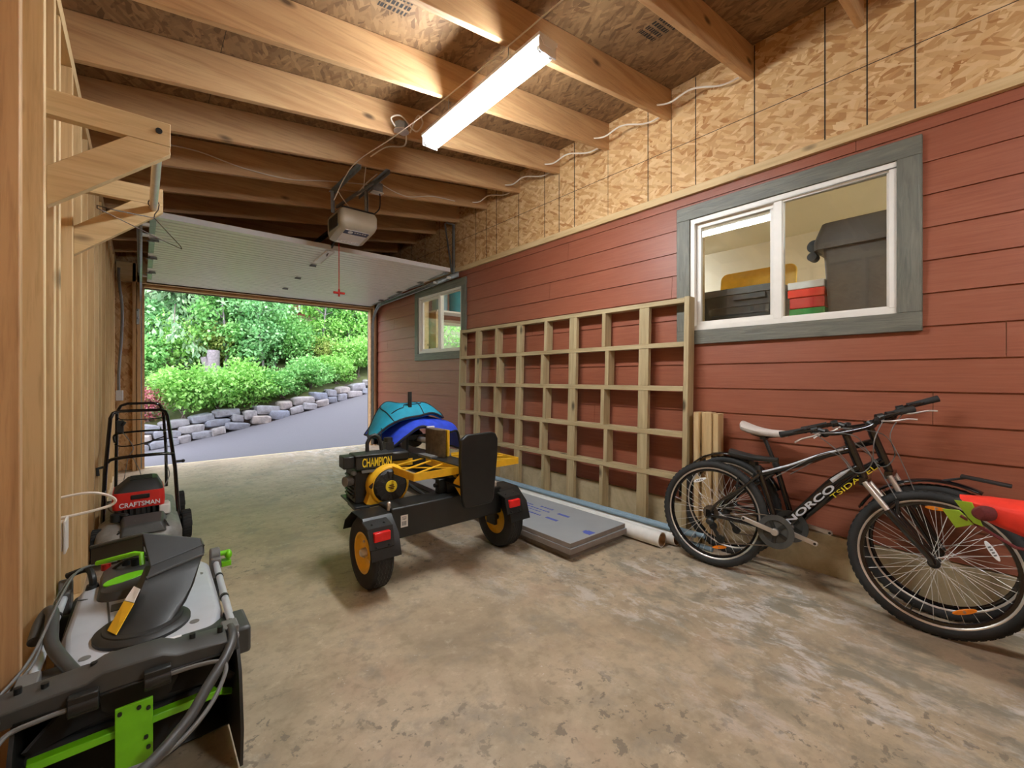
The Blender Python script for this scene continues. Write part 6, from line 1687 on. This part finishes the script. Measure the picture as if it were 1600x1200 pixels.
rs = random.Random(11)
sw = root('stone_wall', 'low dry stacked stone wall along the far edge of the drive', 'stone wall', (0, 9.4, 0))
def stone(c, size, rz, seed):
    r2 = random.Random(seed); mb = MB(); n, m = 10, 7
    ph = [r2.uniform(0, 6) for _ in range(6)]
    vs = []; fs = []
    for i in range(m + 1):
        th = PI * i / m
        for k in range(n):
            a = 2 * PI * k / n
            v = Vector((math.sin(th) * math.cos(a), math.sin(th) * math.sin(a), math.cos(th)))
            e = 0.42; v = Vector([(abs(q) ** e) * (1 if q >= 0 else -1) for q in v])
            f_ = 1 + 0.07 * math.sin(3 * v.x + ph[0]) + 0.07 * math.sin(4 * v.y + ph[1]) + 0.06 * math.sin(5 * v.z + ph[2] + v.x * 2)
            v = v * f_; vs.append((v.x * size[0] / 2, v.y * size[1] / 2, v.z * size[2] / 2 + 0.12 * v.x * size[2] * math.sin(ph[3])))
    for i in range(m):
        for k in range(n): k2 = (k + 1) % n; fs.append((i * n + k, (i + 1) * n + k, (i + 1) * n + k2, i * n + k2))
    T = Matrix.Translation(c) @ Matrix.Rotation(rz, 4, 'Z')
    mb.add(vs, fs, True, T); mb.build('stone', 'stone', sw, world=True, angle=28)
mb = MB(); vs = []; n_ = 40
for i in range(n_ + 1):
    q = W0 + wd_ * (1.5 + 11.5 * i / n_)
    for d_, dz in ((0.06, -0.25), (0.06, 0.24 - 0.012 * q.x), (0.6, 0.38 - 0.015 * q.x)):
        p = q + wn_ * d_; vs.append((p.x, p.y, road_z(q.x, q.y) + dz))
mb.add(vs, [(3 * i + k, 3 * i + k + 1, 3 * i + k + 4, 3 * i + k + 3) for i in range(n_) for k in (0, 1)])
mb.build('backfill', 'bark', sw, world=True)
ang = math.atan2(wd_.y, wd_.x)
for row in range(3):
    s_ = 3.1 + rs.uniform(0, 0.2); 
    while s_ < 11.6:
        L_ = rs.uniform(0.20, 0.48); p = W0 + wd_ * (s_ + L_ / 2) + wn_ * (0.02 + 0.05 * row + rs.uniform(-0.02, 0.02))
        rows = 3 if p.x < 1.6 else 2
        hh = (0.135 if rows == 3 else 0.16) + rs.uniform(-0.012, 0.012)
        if row < rows:
            z = road_z(p.x, p.y) + (0.14 if rows == 3 else 0.15) * (row + 0.5) - 0.012
            stone((p.x, p.y, z), (L_ * 1.03, 0.26, hh * 1.08), ang + rs.uniform(-0.08, 0.08), rs.randint(0, 99999))
        s_ += L_

LEAF = np.array([(-0.5, 0, 0), (0, 0.32, 0.06), (0.5, 0, 0), (0, -0.32, 0.06)])
def leaf_mesh(name, pts, dirs, size, mat, parent, seed, aspect=1.0, jitter=0.9):
    """one quad leaf per point, each turned at random around its direction"""
    rg_ = np.random.default_rng(seed); n = len(pts)
    d = dirs + rg_.normal(0, jitter, (n, 3)); d /= np.linalg.norm(d, axis=1, keepdims=True) + 1e-9
    up = rg_.normal(0, 0.5, (n, 3)) + np.array((0, 0, 1.0)); s_ = np.cross(d, up); s_ /= np.linalg.norm(s_, axis=1, keepdims=True) + 1e-9
    nn = np.cross(s_, d); sz = size * rg_.uniform(0.6, 1.35, n)
    V = np.zeros((n, 4, 3))
    for k in range(4):
        V[:, k] = pts + (d * LEAF[k, 0] + s_ * LEAF[k, 1] * aspect + nn * LEAF[k, 2]) * sz[:, None]
    W = WM[parent]; off = np.array(W.translation)
    V = V.reshape(-1, 3) - off
    me = bpy.data.meshes.new(name); me.vertices.add(n * 4); me.vertices.foreach_set('co', V.ravel())
    me.loops.add(n * 4); me.loops.foreach_set('vertex_index', np.arange(n * 4)); me.polygons.add(n)
    me.polygons.foreach_set('loop_start', np.arange(n) * 4); me.polygons.foreach_set('loop_total', np.full(n, 4))
    me.materials.append(M[mat]); me.update(calc_edges=True); me.validate()
    o = bpy.data.objects.new(name, me); col.objects.link(o); o.parent = parent; WM[o] = W.copy()
    return o
def blob_points(c, r, n, rg_, shell=0.55):
    v = rg_.normal(0, 1, (n, 3)); v /= np.linalg.norm(v, axis=1, keepdims=True)
    rad = shell + (1 - shell) * rg_.random(n) ** 0.7
    lump = 1 + 0.22 * np.sin(v[:, 0] * 5 + c[0] * 7) * np.sin(v[:, 1] * 4 + c[1] * 5) + 0.15 * np.sin(v[:, 2] * 6 + c[0])
    return np.array(c) + v * (rad * lump)[:, None] * np.array(r), v
def shrub(name, label, cat, x, y, r, h, mat, n, leaf, seed, group, clumps=7, stems=4, droop=0.0):
    z0 = hill_z(x, y) - 0.05; rg_ = np.random.default_rng(seed)
    t = root(name, label, cat, (x, y, z0), group=group)
    P_, D_ = [], []
    cs = []
    for k in range(clumps):
        a = 2 * PI * k / clumps + rg_.uniform(-0.4, 0.4); q = r * 0.55 * rg_.uniform(0.3, 1.0)
        cc = (x + q * math.cos(a), y + q * math.sin(a), z0 + h * rg_.uniform(0.35, 0.85)); cs.append(cc)
        p, v = blob_points(cc, (r * 0.6, r * 0.6, h * 0.36), n // clumps, rg_); P_.append(p); D_.append(v + np.array((0, 0, -droop)))
    leaf_mesh('foliage', np.vstack(P_), np.vstack(D_), leaf, mat, t, seed)
    mb = MB()
    for k in range(stems):
        cc = cs[k % len(cs)]; mb.tube(smooth_path([(x + 0.03 * k, y, z0 - 0.02), (x + (cc[0] - x) * 0.4, y + (cc[1] - y) * 0.4, z0 + h * 0.3), cc], 4), [0.018, 0.016, 0.014, 0.012, 0.011, 0.010, 0.008, 0.007, 0.005], 6)
    mb.build('stem', 'bark', t, world=True)
    return t
def tree(name, label, x, y, h, crown0, r, mat, n, leaf, seed, trunk_r=0.06, group='broadleaf trees on the bank', lean=0.0, bark='bark_grey', layers=10):
    z0 = hill_z(x, y) - 0.1; rg_ = np.random.default_rng(seed)
    t = root(name, label, 'tree', (x, y, z0), group=group)
    P_, D_ = [], []; mb = MB()
    tp = [(x + lean * q * h + 0.06 * math.sin(q * 7 + seed), y + 0.05 * math.cos(q * 6 + seed), z0 + q * h) for q in np.linspace(0, 1, 9)]
    mb.tube(tp, [trunk_r * (1 - 0.8 * q) for q in np.linspace(0, 1, 9)], 8)
    for k in range(layers):
        q = crown0 + (0.97 - crown0) * (k + 0.5) / layers
        for j in range(3):
            a = rg_.uniform(0, 2 * PI); rad = r * (1.0 - 0.55 * ((q - crown0) / (1 - crown0)) ** 1.4) * rg_.uniform(0.35, 1.0)
            b0 = Vector(tp[min(8, int(q * 8))]); cc = b0 + Vector((rad * math.cos(a), rad * math.sin(a), h * 0.04))
            mb.tube([b0, b0.lerp(cc, 0.5) + Vector((0, 0, 0.05)), cc], [trunk_r * 0.3, trunk_r * 0.2, 0.006], 5)
            p, v = blob_points(tuple(cc), (r * 0.42, r * 0.42, h * 0.075), n // (layers * 3), rg_, 0.2); P_.append(p); D_.append(v + np.array((0, 0, -0.4)))
    mb.build('trunk', bark, t, world=True)
    leaf_mesh('foliage', np.vstack(P_), np.vstack(D_), leaf, mat, t, seed)
    return t
def conifer(label, x, y, h, r, n, seed, group='drooping conifers on the bank'):
    z0 = hill_z(x, y) - 0.1; rg_ = np.random.default_rng(seed)
    t = root('conifer_tree', label, 'tree', (x, y, z0), group=group)
    mb = MB(); mb.tube([(x, y, z0), (x + 0.05, y, z0 + h * 0.5), (x, y, z0 + h)], [0.10, 0.08, 0.02], 10); mb.build('trunk', 'bark_grey', t, world=True)
    P_, D_ = [], []; nb = 90
    mb = MB()
    for k in range(nb):
        q = 0.09 + 0.89 * (k / nb); a = k * 2.4 + rg_.uniform(-0.3, 0.3); L_ = r * (1.02 - q) * rg_.uniform(0.8, 1.15)
        zb = z0 + q * h; m_ = n // nb
        u = rg_.random(m_) ** 0.8; lat = rg_.normal(0, 0.16, m_) * (0.3 + L_ * 0.6) * np.sin(np.clip(u, 0, 1) * PI * 0.85 + 0.25)
        drop = -0.55 * L_ * u ** 1.6 - np.abs(lat) * 0.5 - rg_.random(m_) * 0.12
        ca, sa = math.cos(a), math.sin(a)
        p = np.stack([x + ca * u * L_ - sa * lat, y + sa * u * L_ + ca * lat, zb + drop], 1); P_.append(p)
        D_.append(np.tile(np.array((ca * 0.5, sa * 0.5, -1.0)), (m_, 1)))
        mb.tube([(x, y, zb), (x + ca * L_ * 0.5, y + sa * L_ * 0.5, zb - 0.55 * L_ * 0.33), (x + ca * L_ * 0.95, y + sa * L_ * 0.95, zb - 0.55 * L_ * 0.92)], [0.02, 0.013, 0.005], 5)
    mb.build('branches', 'bark', t, world=True)
    leaf_mesh('needles', np.vstack(P_), np.vstack(D_), 0.15, 'leaf_conifer', t, seed, aspect=0.7, jitter=0.45)
conifer('tall drooping conifer at the left edge of the door opening', 0.62, 12.9, 5.6, 2.2, 17000, 3)
conifer('tall drooping conifer farther up the bank beside the opening', 1.9, 17.5, 6.5, 2.4, 12000, 5)
conifer('tall drooping conifer far left, mostly behind the door jamb', -0.9, 15.5, 6.0, 2.2, 9000, 9)
TR = [(1.65, 13.2, 6.5, 0.06, 1.1, 'leaf_mid', 7000, 'slim pale leaved tree just right of the drooping conifer'),
      (2.2, 12.9, 6.8, 0.14, 0.95, 'leaf_cool', 6500, 'slim tree left of the centre of the opening'),
      (2.1, 15.0, 7.0, 0.05, 1.3, 'leaf_mid', 7500, 'leafy tree high behind the slim saplings'),
      (5.1, 13.0, 5.6, 0.04, 1.1, 'leaf_bright', 8000, 'bright leafy tree over the upper end of the stone wall'),
      (5.7, 14.2, 6.0, 0.03, 1.7, 'leaf_mid', 8000, 'leafy tree at the right edge of the opening'),
      (2.0, 17.4, 8.0, 0.03, 1.9, 'leaf_cool', 7000, 'large cool green tree far up the bank'),
      (6.6, 18.0, 8.0, 0.03, 2.1, 'leaf_mid', 7000, 'large mid green tree far up the bank, right of the red house'),
      (7.2, 13.2, 6.0, 0.08, 2.0, 'leaf_bright', 8000, 'bright tree seen through the small window'),
      (1.3, 19.0, 8.5, 0.10, 2.1, 'leaf_cool', 6000, 'distant tree behind the drooping conifers')]
for i, (x, y, h_, c0, r_, mt, n_, lab) in enumerate(TR):
    tree('broadleaf_tree', lab, x, y, h_ * 0.62, c0, r_, mt, n_, 0.125, 20 + i, trunk_r=0.05 + 0.008 * (i % 3), lean=(0.02, -0.015, 0.01)[i % 3])
SAP = [(1.4, 11.65, 4.2, 'leaf_mid', 'slim sapling above the old stump'), (2.12, 11.5, 4.6, 'leaf_cool', 'slim sapling with bare lower stem at the middle of the bank'),
       (2.5, 12.0, 4.4, 'leaf_mid', 'slim sapling between the two middle ferny shrubs'), (3.72, 12.0, 4.2, 'leaf_bright', 'slim sapling above the upper stones'), (4.4, 12.1, 4.0, 'leaf_bright', 'slim sapling beside the right jamb')]
for i, (x, y, h_, mt, lab) in enumerate(SAP):
    tree('sapling', lab, x, y, h_ * 0.85, 0.16, 0.62, mt, 4200, 0.085, 120 + i, trunk_r=0.028, group='saplings on the bank', lean=(0.01, -0.012, 0.015)[i % 3], layers=12)
SH = [(0.02, 9.95, 0.42, 0.62, 'leaf_red', 1500, 0.07, 'reddish leaved shrub at the left jamb'),
      (0.55, 9.95, 0.6, 0.8, 'leaf_bright', 3000, 0.085, 'bright green shrub above the lowest end of the stone wall'),
      (1.1, 10.1, 0.66, 0.85, 'leaf_bright', 3200, 0.085, 'bright green shrub spilling over the stone wall, beside the red one'),
      (1.65, 10.25, 0.6, 0.7, 'leaf_bright', 3000, 0.085, 'bright green shrub spilling over the middle stones'),
      (2.3, 10.45, 0.6, 0.62, 'leaf_mid', 2600, 0.08, 'ferny shrub beside the tall upright stone'),
      (2.95, 10.65, 0.6, 0.62, 'leaf_mid', 2600, 0.08, 'ferny shrub above the middle stones, left of the upper low shrub'),
      (3.6, 10.85, 0.58, 0.6, 'leaf_bright', 2400, 0.08, 'low shrub above the upper stones'),
      (4.25, 11.1, 0.66, 0.75, 'leaf_bright', 2600, 0.085, 'rounded shrub near the top of the stone wall'),
      (4.9, 11.35, 0.7, 0.9, 'leaf_mid', 2600, 0.085, 'rounded shrub at the right jamb'),
      (-0.15, 11.4, 0.6, 0.8, 'leaf_mid', 2800, 0.10, 'mid green shrub under the drooping conifer'),
      (1.3, 11.9, 0.62, 1.0, 'leaf_olive', 2600, 0.10, 'yellowish olive shrub above the old stump'),
      (2.05, 11.7, 0.7, 1.1, 'leaf_cool', 2800, 0.10, 'cool green shrub between the stump and the slim tree'),
      (3.35, 12.4, 0.75, 0.9, 'leaf_cool', 3000, 0.10, 'low cool green shrub in front of the red house'),
      (4.3, 12.6, 0.9, 1.7, 'leaf_mid', 3200, 0.10, 'tall shrub behind the rounded shrub'),
      (5.4, 12.6, 1.0, 1.8, 'leaf_bright', 3200, 0.10, 'tall bright shrub at the right edge'),
      (0.75, 11.9, 0.7, 0.9, 'leaf_bright', 2200, 0.09, 'low bright shrub at the foot of the drooping conifer'),
      (0.1, 12.6, 0.9, 1.5, 'leaf_cool', 2400, 0.11, 'cool green shrub left of the conifer trunk'),
      (2.9, 11.75, 0.6, 1.0, 'leaf_mid', 2200, 0.085, 'mid green shrub behind the ferny shrubs'),
      (3.7, 11.6, 0.5, 0.8, 'leaf_olive', 1800, 0.08, 'small yellowish shrub above the upper stones'),
      (1.9, 12.9, 1.0, 1.7, 'leaf_mid', 2800, 0.11, 'wide shrub behind the slim sapling and the stump'),
      (3.1, 13.5, 0.9, 0.8, 'leaf_bright', 2800, 0.11, 'wide bright shrub halfway up the bank'),
      (2.7, 14.6, 1.2, 2.0, 'leaf_mid', 3000, 0.12, 'bushy undergrowth halfway up the bank'),
      (0.6, 16.5, 1.6, 2.6, 'leaf_cool', 3000, 0.14, 'bushy undergrowth behind the conifer'),
      (6.0, 15.4, 1.3, 2.2, 'leaf_mid', 3000, 0.14, 'bushy undergrowth to the right of the red house'),
      (6.3, 16.0, 1.7, 3.0, 'leaf_mid', 3000, 0.14, 'bushy undergrowth at the far right of the bank')]
for i, (x, y, r_, h_, mt, n_, lf, lab) in enumerate(SH):
    shrub('shrub', lab, 'shrub', x, y, r_, h_ * (0.85, 1.15, 0.95, 1.25)[i % 4], mt, int(n_ * 1.5), lf * 0.78, 60 + i, 'shrubs on the bank')
mb = MB()
sx, sy = 1.12, 11.1; sz = hill_z(sx, sy)
mb.tube([(sx, sy, sz - 0.1), (sx + 0.02, sy, sz + 0.3), (sx + 0.05, sy + 0.03, sz + 0.75)], [0.17, 0.13, 0.11], 10); mb.tube([(sx - 0.02, sy, sz + 0.2), (sx - 0.14, sy - 0.02, sz + 0.6)], [0.08, 0.05], 8)
tag(mb.build('tree_stump', 'bark_grey', loc=(sx, sy, sz)), 'weathered grey forked stump among the shrubs below the conifer', 'stump')
hs = root('red_house', 'red timber house half hidden high behind the trees', 'house', (4.4, 17.0, 1.5))
mb = MB(); mb.box(3.35, 5.4, 15.9, 19, 1.5, 6.5); mb.build('wall', 'siding', hs, world=True)
for (x, z) in ((4.25, 3.75), (4.95, 3.75)):
    mb = MB(); mb.box(x - 0.2, x + 0.2, 15.85, 15.9, z - 0.3, z + 0.3); w_ = mb.build('window', 'white_vinyl', hs, world=True)
    mb = MB(); mb.box(x - 0.16, x + 0.16, 15.84, 15.855, z - 0.26, z + 0.26); mb.build('pane', 'blue_pvc', w_, world=True)
mb = MB(); mb.box(3.0, 5.8, 15.5, 19.4, 6.5, 6.7); mb.build('roof', 'dark_grey_plastic', hs, world=True)

for nm in ('tube_cap', 'blue_print', 'axle', 'stripper_frame', 'fuel_cap', 'stanchions', 'cooling_slots', 'clamp_knobs', 'paddle_bolts', 'screw_caps', 'strut_clip', 'bail_clamp', 'console_screws', 'hinge_bracket', 'light_bracket'):
    for o in [q for q in list(bpy.data.objects) if q.type == 'MESH' and q.name.split('.')[0] == nm]:
        split_far(o, 0.02 if nm in ('blue_print', 'cooling_slots', 'axle', 'fuel_cap') else 0.004)
